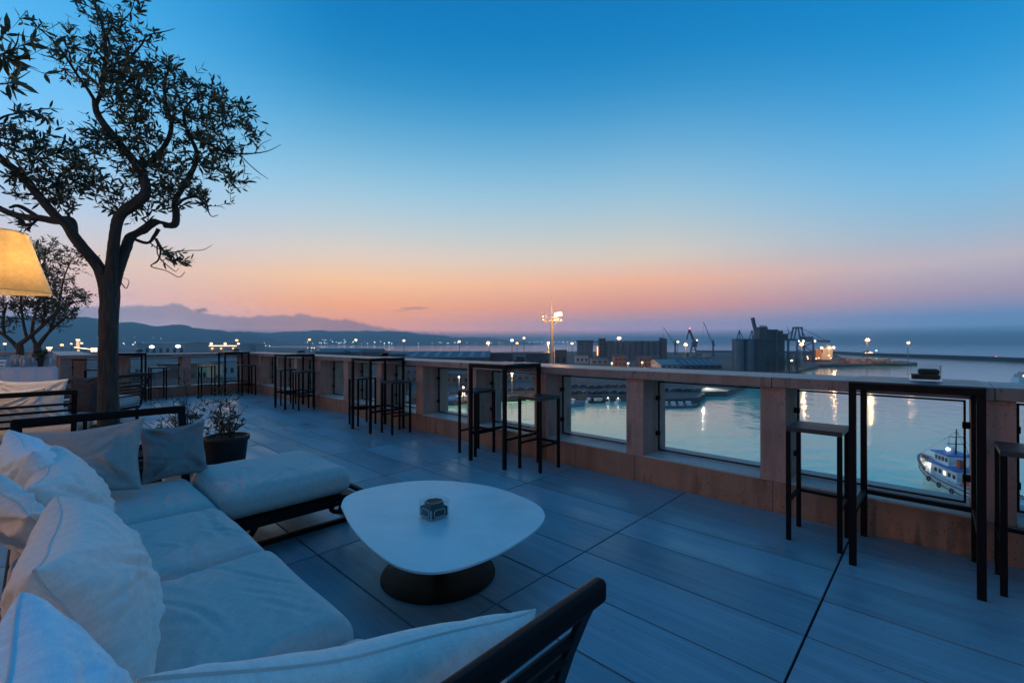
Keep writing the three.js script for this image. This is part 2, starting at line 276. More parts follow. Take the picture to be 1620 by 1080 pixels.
// ---------------------------------------------------------------- the hotel front behind the camera, with its wall lamps
{
  const h = thing('hotel_front', 'plain hotel front along the back of the terrace', 'building');
  const wall = std('rendered wall', { color: rgb(0.42, 0.37, 0.31), roughness: 0.9, bumpMap: stoneBump, bumpScale: 0.003 });
  const parts = []; let x = -20.9;
  for (const d of [-15, -11, -7, -3, 1]) { parts.push(span(x, d, 0, 7.6, 9.3, 9.7)); parts.push(span(d, d + 1.8, 2.5, 7.6, 9.3, 9.7)); x = d + 1.8; }
  parts.push(span(x, 5.2, 0, 7.6, 9.3, 9.7));
  mesh('wall', parts, wall, h);
  mesh('cornice', [span(-20.9, 5.2, 7.6, 7.9, 9.2, 9.8)], wall, h);
  for (const d of [-15, -11, -7, -3, 1]) {
    const dr = mesh('door', [span(d, d + 0.06, 0, 2.5, 9.4, 9.46), span(d + 1.74, d + 1.8, 0, 2.5, 9.4, 9.46), span(d + 0.87, d + 0.93, 0, 2.5, 9.4, 9.46), span(d, d + 1.8, 2.44, 2.5, 9.47, 9.5)], M.black, h);
    mesh('pane', [span(d + 0.06, d + 1.74, 0, 2.44, 9.42, 9.425)], std('dark glass', { color: rgb(0.03, 0.03, 0.035), roughness: 0.08 }), dr);
  }
  const glow = std('wall lamp glow', { color: rgb(0.8, 0.6, 0.4), emissive: rgb(1, 0.55, 0.22), emissiveIntensity: 6 });
  let first;
  [-17.5, -13, -9, -5, -1, 3.6].forEach((lx, i) => {
    const lab = `cylindrical wall lamp on the hotel front, ${['first', 'second', 'third', 'fourth', 'fifth', 'sixth'][i]} from its far end`;
    if (!first) {
      first = thing('wall_lamp', lab, 'lamp', [lx, 2.1, 9.2], 0, 'wall lamps on the hotel front');
      mesh('bracket', [span(-0.05, 0.05, -0.05, 0.05, 0.04, 0.098)], M.black, first);
      mesh('lamp_shade', [new THREE.CylinderGeometry(0.06, 0.06, 0.2, 16).translate(0, 0.0, 0)], glow, first);
    } else copy(first, lab, [lx, 2.1, 9.2]);
    const l = new THREE.PointLight(new THREE.Color(1, 0.5, 0.2), WALL_LAMP); l.position.set(lx, 2.1, 9.02); l.shadow.radius = 4; l.castShadow = true; scene.add(l);
  });
}

// ---------------------------------------------------------------- bar tables and stools along the parapet
let firstTable, firstStool;
function barTable(label, x, z, turn = 0) {                          // x, z: middle
  if (firstTable) return copy(firstTable, label, [x, 0, z], turn);
  const t = firstTable = thing('bar_table', label, 'bar table', [x, 0, z], turn, 'black bar tables along the parapet');
  const w = 0.58, d = 0.6, L = 0.036, h = 1.118;
  mesh('table_top', [rbox(w, 0.012, d, 0, h - 0.006, 0, 0.003)], M.barTop, t);
  mesh('apron', [span(-w / 2, w / 2, h - 0.05, h - 0.0125, d / 2 - L, d / 2, 0.002), span(-w / 2, w / 2, h - 0.05, h - 0.0125, -d / 2, -d / 2 + L, 0.002), span(-w / 2, -w / 2 + L, h - 0.049, h - 0.0125, -d / 2 + L, d / 2 - L), span(w / 2 - L, w / 2, h - 0.049, h - 0.0125, -d / 2 + L, d / 2 - L)], M.black, t);
  for (const sx of [-1, 1]) for (const sz of [-1, 1]) mesh('leg', [rbox(L, h - 0.051, L, sx * (w / 2 - L / 2), (h - 0.051) / 2, sz * (d / 2 - L / 2), 0.003)], M.black, t);
  for (const sx of [-1, 1]) mesh('footrest', [span(sx * (w / 2 - L / 2) - 0.015, sx * (w / 2 - L / 2) + 0.015, 0.3, 0.33, -d / 2 + L, d / 2 - L, 0.002)], M.black, t);
  mesh('footrest', [span(-w / 2 + L, w / 2 - L, 0.3, 0.33, -d / 2 + 0.003, -d / 2 + 0.033, 0.002)], M.black, t);
  return t;
}
function barStool(label, x, z, turn = 0) {
  if (firstStool) return copy(firstStool, label, [x, 0, z], turn);
  const t = firstStool = thing('bar_stool', label, 'bar stool', [x, 0, z], turn, 'black backless bar stools along the parapet');
  const w = 0.315, d = 0.335, L = 0.028, h = 0.775;
  mesh('seat', [rbox(w, 0.03, d, 0, h - 0.015, 0, 0.004)], M.barTop, t);
  for (const sx of [-1, 1]) for (const sz of [-1, 1]) mesh('leg', [rbox(L, h - 0.031, L, sx * (w / 2 - L / 2), (h - 0.031) / 2, sz * (d / 2 - L / 2), 0.003)], M.black, t);
  for (const sx of [-1, 1]) mesh('footrest', [span(sx * (w / 2 - L / 2) - 0.011, sx * (w / 2 - L / 2) + 0.011, 0.26, 0.282, -d / 2 + L, d / 2 - L, 0.002)], M.black, t);
  mesh('footrest', [span(-w / 2 + L, w / 2 - L, 0.26, 0.282, -d / 2 + 0.003, -d / 2 + 0.025, 0.002)], M.black, t);
  return t;
}
barTable('nearest black bar table, at the right above the moored white boat', -0.11, 0.347);
barStool('nearest bar stool, left of the nearest bar table', -0.607, 0.342);
barStool('bar stool cut off by the right edge, right of the nearest bar table', 0.394, 0.342);
barTable('second bar table from the right, in front of the floodlight mast', -3.63, 0.345);
barStool('bar stool left of the second bar table from the right', -4.135, 0.325);
barStool('bar stool right of the second bar table from the right', -3.14, 0.315);
barTable('third bar table from the right, standing against the long parapet', -6.405, 0.365);
barStool('bar stool left of the third bar table from the right', -6.955, 0.335);
barStool('bar stool right of the third bar table from the right', -5.945, 0.33);
barTable('fourth bar table from the right, last one before the corner', -9.815, 0.345);
barStool('bar stool left of the fourth bar table from the right', -10.385, 0.31);
barStool('bar stool right of the fourth bar table from the right', -9.37, 0.33);
barTable('bar table in the far corner where the two parapets meet', -13.55, 0.48, PI / 2);
barStool('bar stool right of the corner bar table', -12.98, 0.33, 0);
barStool('bar stool left of the corner bar table, under the end parapet', -13.5, 1.1, PI / 2);
barTable('bar table at the end parapet, half behind the olive trunk', -13.53, 2.62, PI / 2);
barStool('bar stool right of the bar table behind the olive trunk', -13.45, 2.1, PI / 2);
barStool('bar stool left of the bar table behind the olive trunk', -13.45, 3.2, PI / 2);

// ---------------------------------------------------------------- black ashtrays in clear boxes
let firstTray;
function ashtray(label, x, y, z, turn, s = 1) {
  if (firstTray) { const c = copy(firstTray, label, [x, y, z], turn); c.scale.setScalar(s); return c; }
  const t = firstTray = thing('ashtray', label, 'ashtray', [x, y, z], turn);
  const a = 0.064, h = 0.1, q = 0.003;
  mesh('clear_box', [span(-a, a, 0.002, h, a - q, a), span(-a, a, 0.002, h, -a, -a + q), span(-a, -a + q, 0.002, h, -a + q, a - q), span(a - q, a, 0.002, h, -a + q, a - q)].map((g) => metres(g)), M.acrylic, t);
  const ring = new THREE.CylinderGeometry(0.054, 0.058, 0.03, 8).translate(0, 0.045, 0);
  mesh('tray', [rbox(0.114, 0.058, 0.114, 0, 0.031, 0, 0.006), ring.translate(0, 0.024, 0)], M.black, t);
  const line = [];
  for (let s2 = 0; s2 < 4; s2++) {
    const m = new THREE.Matrix4().makeRotationY(s2 * PI / 2), z = 0.0588, ln = (x0, y0, x1, y1) => line.push(bar(V(x0, y0, z), V(x1, y1, z), 0.0022).applyMatrix4(m));
    ln(-0.054, 0.006, 0.054, 0.006); ln(-0.054, 0.006, -0.054, 0.056); ln(0.054, 0.006, 0.054, 0.056);
    ln(-0.036, 0.02, -0.036, 0.044); ln(0.036, 0.02, 0.036, 0.044); ln(-0.036, 0.02, -0.026, 0.013); ln(0.036, 0.02, 0.026, 0.013); ln(-0.026, 0.013, 0.026, 0.013); ln(-0.036, 0.044, -0.026, 0.052); ln(0.036, 0.044, 0.026, 0.052); ln(-0.026, 0.052, 0.026, 0.052);
  }
  mesh('white_outline', line, M.whiteLine, t);
  return t;
}
ashtray('black ashtray in a clear box standing on the pale low table', -2.115, 0.3525, 2.475, PI / 4 + 0.72);
let firstBox;
function lidded(label, x, y, z, turn) {
  if (firstBox) return copy(firstBox, label, [x, y, z], turn);
  const t = firstBox = thing('lidded_ashtray', label, 'ashtray', [x, y, z], turn, 'lidded ashtrays on the bar tables'), a = 0.07, b = 0.058, h = 0.1, q = 0.003;
  mesh('clear_box', [span(-a, a, 0.012, h, b - q, b), span(-a, a, 0.012, h, -b, -b + q), span(-a, -a + q, 0.012, h, -b + q, b - q), span(a - q, a, 0.012, h, -b + q, b - q)].map((g) => metres(g)), M.acrylic, t);
  mesh('glass_base', [rbox(0.15, 0.01, 0.126, 0, 0.005, 0, 0.003)], M.acrylic, t);
  mesh('tray', [rbox(0.13, 0.026, 0.108, 0, 0.025, 0, 0.008, 2)], M.black, t);
  mesh('lid', [rbox(0.098, 0.034, 0.1, 0.014, 0.055, 0, 0.014, 3)], M.black, t);
  return t;
}
lidded('lidded black ashtray on the nearest bar table', -0.06, 1.1185, 0.3, 0.05);
lidded('lidded black ashtray on the second bar table from the right', -3.52, 1.1185, 0.22, 0.8);
lidded('lidded black ashtray on the third bar table from the right', -6.4, 1.1185, 0.25, 0.75);
lidded('lidded black ashtray on the fourth bar table from the right', -9.72, 1.1185, 0.25, 0.3);
lidded('lidded black ashtray on the corner bar table', -13.6, 1.1185, 0.42, 0.3);
lidded('lidded black ashtray on the bar table behind the olive trunk', -13.6, 1.1185, 2.42, 0.3);

// ---------------------------------------------------------------- the pale low table
{
  const c = [-2.135, 2.425], t = thing('coffee_table', 'low rounded coffee table with a pale top and dark disc foot', 'coffee table', [c[0], 0, c[1]]);
  const px = [[540, 800], [548, 785], [578, 773], [640, 762], [700, 760], [775, 769], [838, 791], [861, 812], [848, 836], [800, 868], [742, 893], [684, 904], [632, 895], [590, 868], [558, 834]];
  const pts = px.map(([x, y]) => { const p = onY(x, y, 0.35); return new THREE.Vector2(p.x - c[0], -(p.z - c[1])); });
  const curve = new THREE.SplineCurve([...pts, pts[0]]), sh = new THREE.Shape(curve.getPoints(120).slice(0, -1));
  const top = new THREE.ExtrudeGeometry(sh, { depth: 0.008, bevelEnabled: true, bevelSize: 0.003, bevelThickness: 0.002, bevelSegments: 2, steps: 1 }).rotateX(-PI / 2).translate(0, 0.34, 0);
  mesh('table_top', [top], M.tableTop, t);
  const under = new THREE.ExtrudeGeometry(sh, { depth: 0.008, bevelEnabled: false }).rotateX(-PI / 2).scale(0.985, 1, 0.985).translate(0, 0.3295, 0);
  mesh('under_board', [under], M.black, t);
  mesh('stem', [new THREE.CylinderGeometry(0.035, 0.035, 0.3, 24).translate(0, 0.18, 0)], M.black, t);
  mesh('foot', [new THREE.LatheGeometry([[0, 0], [0.325, 0], [0.332, 0.003], [0.33, 0.008], [0.25, 0.016], [0.08, 0.022], [0.04, 0.034], [0, 0.034]].map(([a, b]) => new THREE.Vector2(a, b)), 64)], M.black, t);
}

// ---------------------------------------------------------------- upholstery
function folds(seed, n, w, h) {                                     // soft creases: segments with depth and width
  const r = rng(seed), out = [];
  for (let i = 0; i < n; i++) { const a = (r() - 0.5) * 0.9 + (i % 3 ? 0.5 : -0.4), x = (r() - 0.5) * w, y = (r() - 0.5) * h, l = (0.1 + r() * 0.28) * w; out.push([x, y, Math.cos(a), Math.sin(a), l, 0.009 + r() * 0.013, (r() < 0.75 ? -1 : 1) * (0.002 + r() * 0.004), (r() - 0.5) * 2.4]); }
  return out;
}
function foldAt(fs, x, y) {
  let s = 0;
  for (const [fx, fy, c, d, l, wd, dp, cv] of fs) { const u = (x - fx) * c + (y - fy) * d, t = u / l; if (t < -1.3 || t > 1.3) continue; const v = -(x - fx) * d + (y - fy) * c - cv * u * u; const k = Math.exp(-(v * v) / (wd * wd)) - 0.5 * Math.exp(-((Math.abs(v) - 2 * wd) ** 2) / (wd * wd)); s += dp * k * Math.max(0, 1 - t * t) ** 1; }
  return s;
}
function pillowGeo(w, h, t, seed, nf = 12, slump = 0.03) {          // x across, y up, z through; origin in the middle
  const N = 84, r = rng(seed), F1 = folds(seed + 1, nf, w, h), F2 = folds(seed + 2, nf, w, h), ph = [r() * 6, r() * 6, r() * 6, r() * 6], pos = [], idx = [], uv = [];
  for (const [sx, sy] of [[-1, 1], [1, 1], [-1, -1], [1, -1]]) for (let i = 0; i < 3; i++) {        // creases fanning out of each corner
    const a = Math.atan2(-sy * (0.4 + i * 0.42 + (r() - 0.5) * 0.25), -sx), l = (0.14 + r() * 0.14) * w, c = Math.cos(a), d = Math.sin(a);
    (i % 2 ? F1 : F2).push([sx * w * 0.46 + c * l, sy * h * 0.46 + d * l, c, d, l, 0.01 + r() * 0.012, -0.005 - r() * 0.007, (r() - 0.5) * 2]);
    (i % 2 ? F2 : F1).push([sx * w * 0.45 + c * l, sy * h * 0.45 + d * l, c, d, l, 0.01 + r() * 0.012, -0.005 - r() * 0.006, (r() - 0.5) * 2]);
  }
  for (let i = 0; i < 4; i++) {                                     // a few long ones pulled from a corner
    const sx = i % 2 ? 1 : -1, sy = i < 2 ? 1 : -1, a = Math.atan2(-sy * (0.5 + r() * 0.5), -sx), l = (0.2 + r() * 0.08) * w, c = Math.cos(a), d = Math.sin(a);
    F1.push([sx * w * 0.44 + c * l, sy * h * 0.44 + d * l, c, d, l, 0.012 + r() * 0.008, -0.01 - r() * 0.006, (r() - 0.5) * 1.6]); F2.push([sx * w * 0.42 + c * l, sy * h * 0.4 + d * l, c, d, l, 0.012 + r() * 0.008, -0.01 - r() * 0.006, (r() - 0.5) * 1.6]);
  }
  for (const side of [1, -1]) {
    const base = pos.length / 3;
    for (let j = 0; j <= N; j++) for (let i = 0; i <= N; i++) {
      const u = -Math.cos((i / N) * PI) , v = -Math.cos((j / N) * PI), e = 1 - 0.1 * (1 - u * u) * (v * v), f = 1 - 0.1 * (1 - v * v) * (u * u);
      let x = (u * w) / 2 * f, y = (v * h) / 2 * e;
      const edge = Math.pow(Math.max(0, 1 - u * u), 0.5) * Math.pow(Math.max(0, 1 - v * v), 0.5);
      let z = (t / 2) * Math.pow(edge, 0.72) * (1 + 0.12 * Math.sin(u * 2 + ph[0]) * Math.sin(v * 2.2 + ph[1])) * (1 - slump * 6 * v * (1 - u * u) * 0.5);
      z += foldAt(side > 0 ? F1 : F2, x, y) * Math.min(1, edge * 2.2);
      const q = 0.006 * Math.sin(u * 5 + ph[2]) * Math.abs(v) + 0.006 * Math.sin(v * 6 + ph[3]) * Math.abs(u);
      z = side * Math.max(z, 0.0015 * (edge > 0)) + q;
      y -= slump * h * (1 - u * u) * (v > 0 ? v : 0) * 0.8;
      pos.push(x, y, z); uv.push(x, y);
    }
    for (let j = 0; j < N; j++) for (let i = 0; i < N; i++) { const a = base + j * (N + 1) + i, b = a + 1, c = a + N + 1, d = c + 1; side > 0 ? idx.push(a, b, c, b, d, c) : idx.push(a, c, b, b, c, d); }
  }
  let g = new THREE.BufferGeometry(); g.setAttribute('position', new THREE.Float32BufferAttribute(pos, 3)); g.setAttribute('uv', new THREE.Float32BufferAttribute(uv, 2)); g.setIndex(idx);
  g.computeVertexNormals();
  const edge = [], at = (i, j) => { const q = (j * (N + 1) + i) * 3; edge.push(V(pos[q], pos[q + 1], pos[q + 2])); };
  for (let i = 0; i < N; i += 3) at(i, 0); for (let j = 0; j < N; j += 3) at(N, j); for (let i = N; i > 0; i -= 3) at(i, N); for (let j = N; j >= 0; j -= 3) at(0, j);
  const out = clean(g); out.userData = { edge }; return out;
}
function seatGeo(w, h, d, r, puff, seed, nf = 14) {                 // upholstered block, rounded and swollen; base at y = 0
  const g = new THREE.BoxGeometry(w, h, d, 84, 16, 84).translate(0, h / 2, 0), p = g.attributes.position, fs = folds(seed, nf, w, d), q = rng(seed + 5), a = q() * 6, b = q() * 6;
  const n = V(0, 0, 0), c = V(0, 0, 0);
  for (let i = 0; i < p.count; i++) {
    const x = p.getX(i), y = p.getY(i), z = p.getZ(i);
    c.set(Math.max(-w / 2 + r, Math.min(w / 2 - r, x)), Math.max(r, Math.min(h - r, y)), Math.max(-d / 2 + r, Math.min(d / 2 - r, z)));
    n.set(x, y, z).sub(c); const l = n.length(); if (l > 1e-9) n.multiplyScalar(r / l); c.add(n); n.normalize();
    const ux = (2 * x) / w, uz = (2 * z) / d, uy = (2 * y) / h - 1;
    const top = y > h * 0.5 ? (1 - ux ** 6) * (1 - uz ** 6) * puff + foldAt(fs, c.x, c.z) * Math.max(0, n.y) + 0.004 * Math.sin(ux * 4 + a) * Math.sin(uz * 3 + b) : 0;
    const side = puff * 0.5 * (1 - uy * uy) * (1 - Math.abs(n.y));
    p.setXYZ(i, c.x + n.x * side, c.y + top, c.z + n.z * side);
  }
  let s = clean(g); s.deleteAttribute('normal'); s.deleteAttribute('uv'); s = mergeVertices(s, 1e-4); s.computeVertexNormals();
  return metres(s);
}
// a slatted backrest along local x from 0 to len, leaning out towards +z
function backrest(parent, len, at, turn, opt = {}) {
  const o = new THREE.Matrix4().makeRotationY(turn).setPosition(...at), y0 = opt.y0 ?? 0.24, y1 = opt.y1 ?? 0.8, lean = 0.17, P = (x, t, dz = 0) => V(x, y0 + (y1 - y0) * t, (t * t * 0.6 + t * 0.4) * lean + dz);
  const put = (name, gs) => mesh(name, gs.map((g) => metres(g.applyMatrix4(o))), M.black, parent);
  put('top_rail', [rbox(len, 0.054, 0.034, len / 2, P(0, 1).y, P(0, 1).z, 0.014, 3)]);
  for (const x of [0.028, len - 0.028]) { const gs = []; for (let i = 0; i < 6; i++) gs.push(bar(P(x, i / 6), P(x, (i + 1) / 6 + (i < 5 ? 0.02 : -0.02)), 0.05, 0.014, 0.005)); put('post', gs); }
  const ns = opt.slats ?? 4;
  for (let i = 0; i < ns; i++) { const t = 0.36 + (i / ns) * 0.53, p = P(0, t); put('slat', [rbox(len - 0.07, 0.026, 0.012, len / 2, p.y, p.z, 0.004).translate(0, 0, 0)]); }
}

// ---------------------------------------------------------------- the sofa in front: five seats in a U, a long footstool seat at its far end
{
  const s = thing('corner_sofa', 'nearest big corner sofa with grey seats on a black metal frame', 'sofa', [0, 0, 0]);
  const SZ0 = 3.3, SZ1 = 4.14;
  const seat = (x0, x1, z0, z1, y, h, seed, nf) => mesh('seat_cushion', seatGeo(x1 - x0 - 0.032, h, z1 - z0 - 0.012, 0.07, 0.014, seed, nf).translate((x0 + x1) / 2, y, (z0 + z1) / 2), M.seat, s);
  seat(-3.9, -3.065, SZ0, SZ1, 0.245, 0.158, 41, 16); seat(-3.06, -2.235, SZ0, SZ1, 0.245, 0.168, 52, 24); seat(-2.225, -1.4, SZ0, SZ1, 0.245, 0.186, 63, 22); seat(-1.39, -0.72, SZ0, SZ1, 0.245, 0.178, 74, 16);
  seat(-3.95, -3.07, 2.47, SZ0 - 0.005, 0.262, 0.185, 85, 14);
  // frame: perimeter rails, platform, legs with floor runners
  const rail = (x0, x1, z0, z1, y0 = 0.2, y1 = 0.243) => mesh('frame_rail', [span(x0, x1, y0, y1, z0, z1, 0.006)], M.black, s);
  rail(-3.98, -0.7, SZ0 + 0.01, SZ0 + 0.05); rail(-3.98, -0.7, 4.12, 4.16); rail(-4.02, -3.982, 2.46, 4.16); rail(-0.7, -0.66, SZ0 + 0.01, 4.16);
  mesh('platform', [span(-3.97, -0.71, 0.205, 0.24, SZ0 + 0.052, 4.118)], M.black, s);
  // apron of the footstool end, pierced with slots
  const ap = new THREE.Shape(); ap.moveTo(2.36, 0.2); ap.lineTo(SZ0, 0.2); ap.lineTo(SZ0, 0.262); ap.lineTo(2.36, 0.262); ap.lineTo(2.33, 0.245); ap.lineTo(2.36, 0.2);
  for (let k = 0; k < 9; k++) { if (k === 5) continue; const z = 2.43 + k * 0.026, hole = new THREE.Path(); hole.moveTo(z, 0.222); hole.lineTo(z + 0.01, 0.222); hole.lineTo(z + 0.006, 0.25); hole.lineTo(z - 0.004, 0.25); hole.lineTo(z, 0.222); ap.holes.push(hole); }
  for (const x of [-3.075, -3.955]) mesh('pierced_apron', [new THREE.ExtrudeGeometry(ap, { depth: 0.012, bevelEnabled: false }).rotateY(-PI / 2).translate(x, 0, 0)], M.black, s);
  mesh('platform', [span(-3.95, -3.09, 0.225, 0.256, 2.45, SZ0 + 0.045)], M.black, s);
  mesh('frame_rail', [rod(V(-3.95, 0.23, 2.36), V(-3.08, 0.23, 2.36), 0.02, 0.02, 12)], M.black, s);
  for (const x of [-3.12, -3.9]) {
    mesh('runner', [span(x - 0.16, x - 0.125, 0.002, 0.034, 2.42, 3.2, 0.004)], M.black, s);
    mesh('leg', [limb([V(x + 0.02, 0.215, 2.62), V(x - 0.03, 0.15, 2.6), V(x - 0.07, 0.1, 2.5), V(x - 0.14, 0.03, 2.43)], [0.02, 0.016, 0.016, 0.018], 8, 5), limb([V(x + 0.02, 0.215, 2.5), V(x - 0.03, 0.17, 2.53), V(x - 0.06, 0.12, 2.53)], [0.018, 0.014, 0.014], 8, 4)], M.black, s);
    mesh('leg', [limb([V(x, 0.205, 3.1), V(x - 0.08, 0.1, 3.12), V(x - 0.14, 0.03, 3.14)], [0.02, 0.016, 0.016], 8, 4)], M.black, s);
  }
  for (const x of [-2.25, -1.4, -0.8]) for (const z of [SZ0 + 0.08, 4.08]) mesh('leg', [span(x - 0.02, x + 0.02, 0.002, 0.204, z - 0.02, z + 0.02, 0.004)], M.black, s);
  for (const x of [-2.25, -1.4, -0.8]) mesh('runner', [span(x - 0.018, x + 0.018, 0.0021, 0.03, SZ0 + 0.1, 4.06, 0.003)], M.black, s);
  // backrests: far side, long back, near side
  backrest(s, 0.9, [-4.02, 0, 3.27], -PI / 2, { y1: 0.845 });
  backrest(s, 3.3, [-3.99, 0, 4.165], 0, { y1: 0.72 });
  backrest(s, 0.98, [-0.73, 0, 4.14], PI / 2, { y1: 0.79, slats: 5 });
}
function pillow(label, name, g, m, at, rot, group) {                // rot: [turn about y, lean about x, roll about z]
  const o = mesh(name, g, m); if (g.userData.edge) mesh('piping', [limb(g.userData.edge, [0.0035, 0.0035], 5, 1)], m, o); o.position.set(...at); o.rotation.set(rot[1], rot[0], rot[2] ?? 0, 'YXZ'); return tag(o, label, 'cushion', group);
}
const G = 'loose cushions on the nearest corner sofa';
pillow('large shade-darkened cushion leaning into the far corner of the nearest sofa', 'back_cushion', pillowGeo(0.6, 0.43, 0.19, 1001, 18), M.shadedPillow, [-3.7, 0.645, 3.87], [PI / 2 - 0.5, -0.34, 0.1], G);
pillow('small square shade-darkened cushion beside the potted shrub', 'throw_cushion', pillowGeo(0.37, 0.37, 0.12, 1002, 8), M.deepShadePillow, [-3.83, 0.605, 3.4], [PI / 2, -0.26, 0.02], G);
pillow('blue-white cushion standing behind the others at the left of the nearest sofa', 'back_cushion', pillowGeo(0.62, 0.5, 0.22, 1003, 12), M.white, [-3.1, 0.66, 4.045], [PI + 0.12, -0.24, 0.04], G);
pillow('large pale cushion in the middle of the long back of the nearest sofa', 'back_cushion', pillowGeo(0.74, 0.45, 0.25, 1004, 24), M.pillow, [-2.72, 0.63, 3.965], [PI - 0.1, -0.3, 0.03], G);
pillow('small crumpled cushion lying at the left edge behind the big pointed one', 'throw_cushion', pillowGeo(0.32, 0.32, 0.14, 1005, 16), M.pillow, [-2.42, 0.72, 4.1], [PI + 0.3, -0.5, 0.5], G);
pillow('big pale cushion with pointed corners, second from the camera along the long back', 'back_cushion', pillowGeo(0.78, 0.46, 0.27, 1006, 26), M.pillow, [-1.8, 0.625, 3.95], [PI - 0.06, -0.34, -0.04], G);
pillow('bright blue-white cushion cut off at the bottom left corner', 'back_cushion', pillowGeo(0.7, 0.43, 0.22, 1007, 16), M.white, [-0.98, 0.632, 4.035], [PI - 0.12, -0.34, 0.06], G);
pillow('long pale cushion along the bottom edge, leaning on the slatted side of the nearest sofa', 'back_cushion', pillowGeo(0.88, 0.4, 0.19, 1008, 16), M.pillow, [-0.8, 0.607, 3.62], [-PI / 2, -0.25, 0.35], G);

// ---------------------------------------------------------------- sea, quays, hills
const SEA = -24, LAND = -21.6;
const ground = (px, py, y = LAND) => onY(px, py, y);
const depthAt = (py, y = LAND) => ((EYE.y - y) * F) / (py - CY);
const up = (p, y) => V(p.x, y, p.z);
const toSide = (p, side, away = 0) => p.clone().addScaledVector(RIGHT, side).addScaledVector(FWD, away);
const FACE = TH;                                                    // turn that faces a thing's +z towards the camera
{
  const N = 1024, a = fbm(N, 10, 10, 6, 901, 0.62), b = fbm(N, 34, 14, 3, 947);
  const bump = texture(N, (i) => a[i] * 0.75 + b[i] * 0.25, false, 1 / 70);
  const m = std('harbour water', { color: rgb(0.3, 0.7, 0.52), roughness: 0.06, ior: 1.6, bumpMap: bump, bumpScale: 0.26 });
  const g = new THREE.PlaneGeometry(44000, 44000, 1, 1).rotateX(-PI / 2).translate(-9000, SEA, -9000);
  const uv = g.attributes.uv, p = g.attributes.position; for (let i = 0; i < uv.count; i++) uv.setXY(i, p.getX(i), p.getZ(i));
  tag(mesh('sea', g, m), 'calm teal harbour water running out to the open sea', 'water', null, 'structure');
}
const gr1 = fbm(1024, 12, 12, 5, 961);
M.asphalt = std('quay asphalt', { map: texture(1024, (i) => { const v = 0.035 + gr1[i] * 0.05; return [toS(v * 1.05), toS(v), toS(v * 0.95)]; }, true, 1 / 60), roughness: 0.9 });
M.concrete = std('quay concrete', { color: rgb(0.16, 0.155, 0.15), roughness: 0.9 });
const wallM0 = std('dark breakwater rock', { color: rgb(0.035, 0.036, 0.04), roughness: 1 });
function slab(name, poly, y0, y1, m, label, cat) {                  // poly: world points
  const sh = new THREE.Shape(poly.map((p) => new THREE.Vector2(p.x, -p.z)));
  const g = metres(new THREE.ExtrudeGeometry(sh, { depth: y1 - y0, bevelEnabled: false }).rotateX(-PI / 2).translate(0, y0, 0));
  return tag(mesh(name, g, m), label, cat, null, 'structure');
}
const S = (px, py) => ground(px, py, SEA);
slab('ground', [[-1500, 1400], [-200, 1000], [250, 800], [420, 720], [560, 668], [640, 632], [700, 627], [771, 627.5], [850, 629.5], [893, 633], [1000, 635], [1048, 640.5], [1105, 638], [1116, 630], [1108, 627.5], [1150, 627], [1187, 611.5], [1269, 589], [1297, 580.5], [1332, 580.5], [1452, 577.6], [1450, 576], [1340, 572], [1322, 562], [1150, 558.6], [1000, 558], [868, 557], [780, 558.4], [640, 557], [520, 551.8], [440, 550.2], [418, 549], [452, 546.1], [600, 545.6], [780, 545.2], [830, 545.0], [830, 544.2], [380, 544.2], [0, 545], [-1500, 548]].map(([x, y]) => S(x, y)), SEA - 6, LAND, M.asphalt, 'dark harbour quays and low land round the bay', 'ground');
slab('breakwater', [[1318, 559.2], [1366, 562.5], [1470, 566.5], [1560, 570], [1614, 572.6], [1640, 573.5], [1640, 572.2], [1614, 571.3], [1560, 568.6], [1470, 565.2], [1366, 561.4], [1318, 558.4], [1100, 557], [1100, 557.4]].map(([x, y]) => S(x, y)), SEA - 6, SEA + 5, wallM0, 'long low breakwater across the mouth of the harbour', 'breakwater');
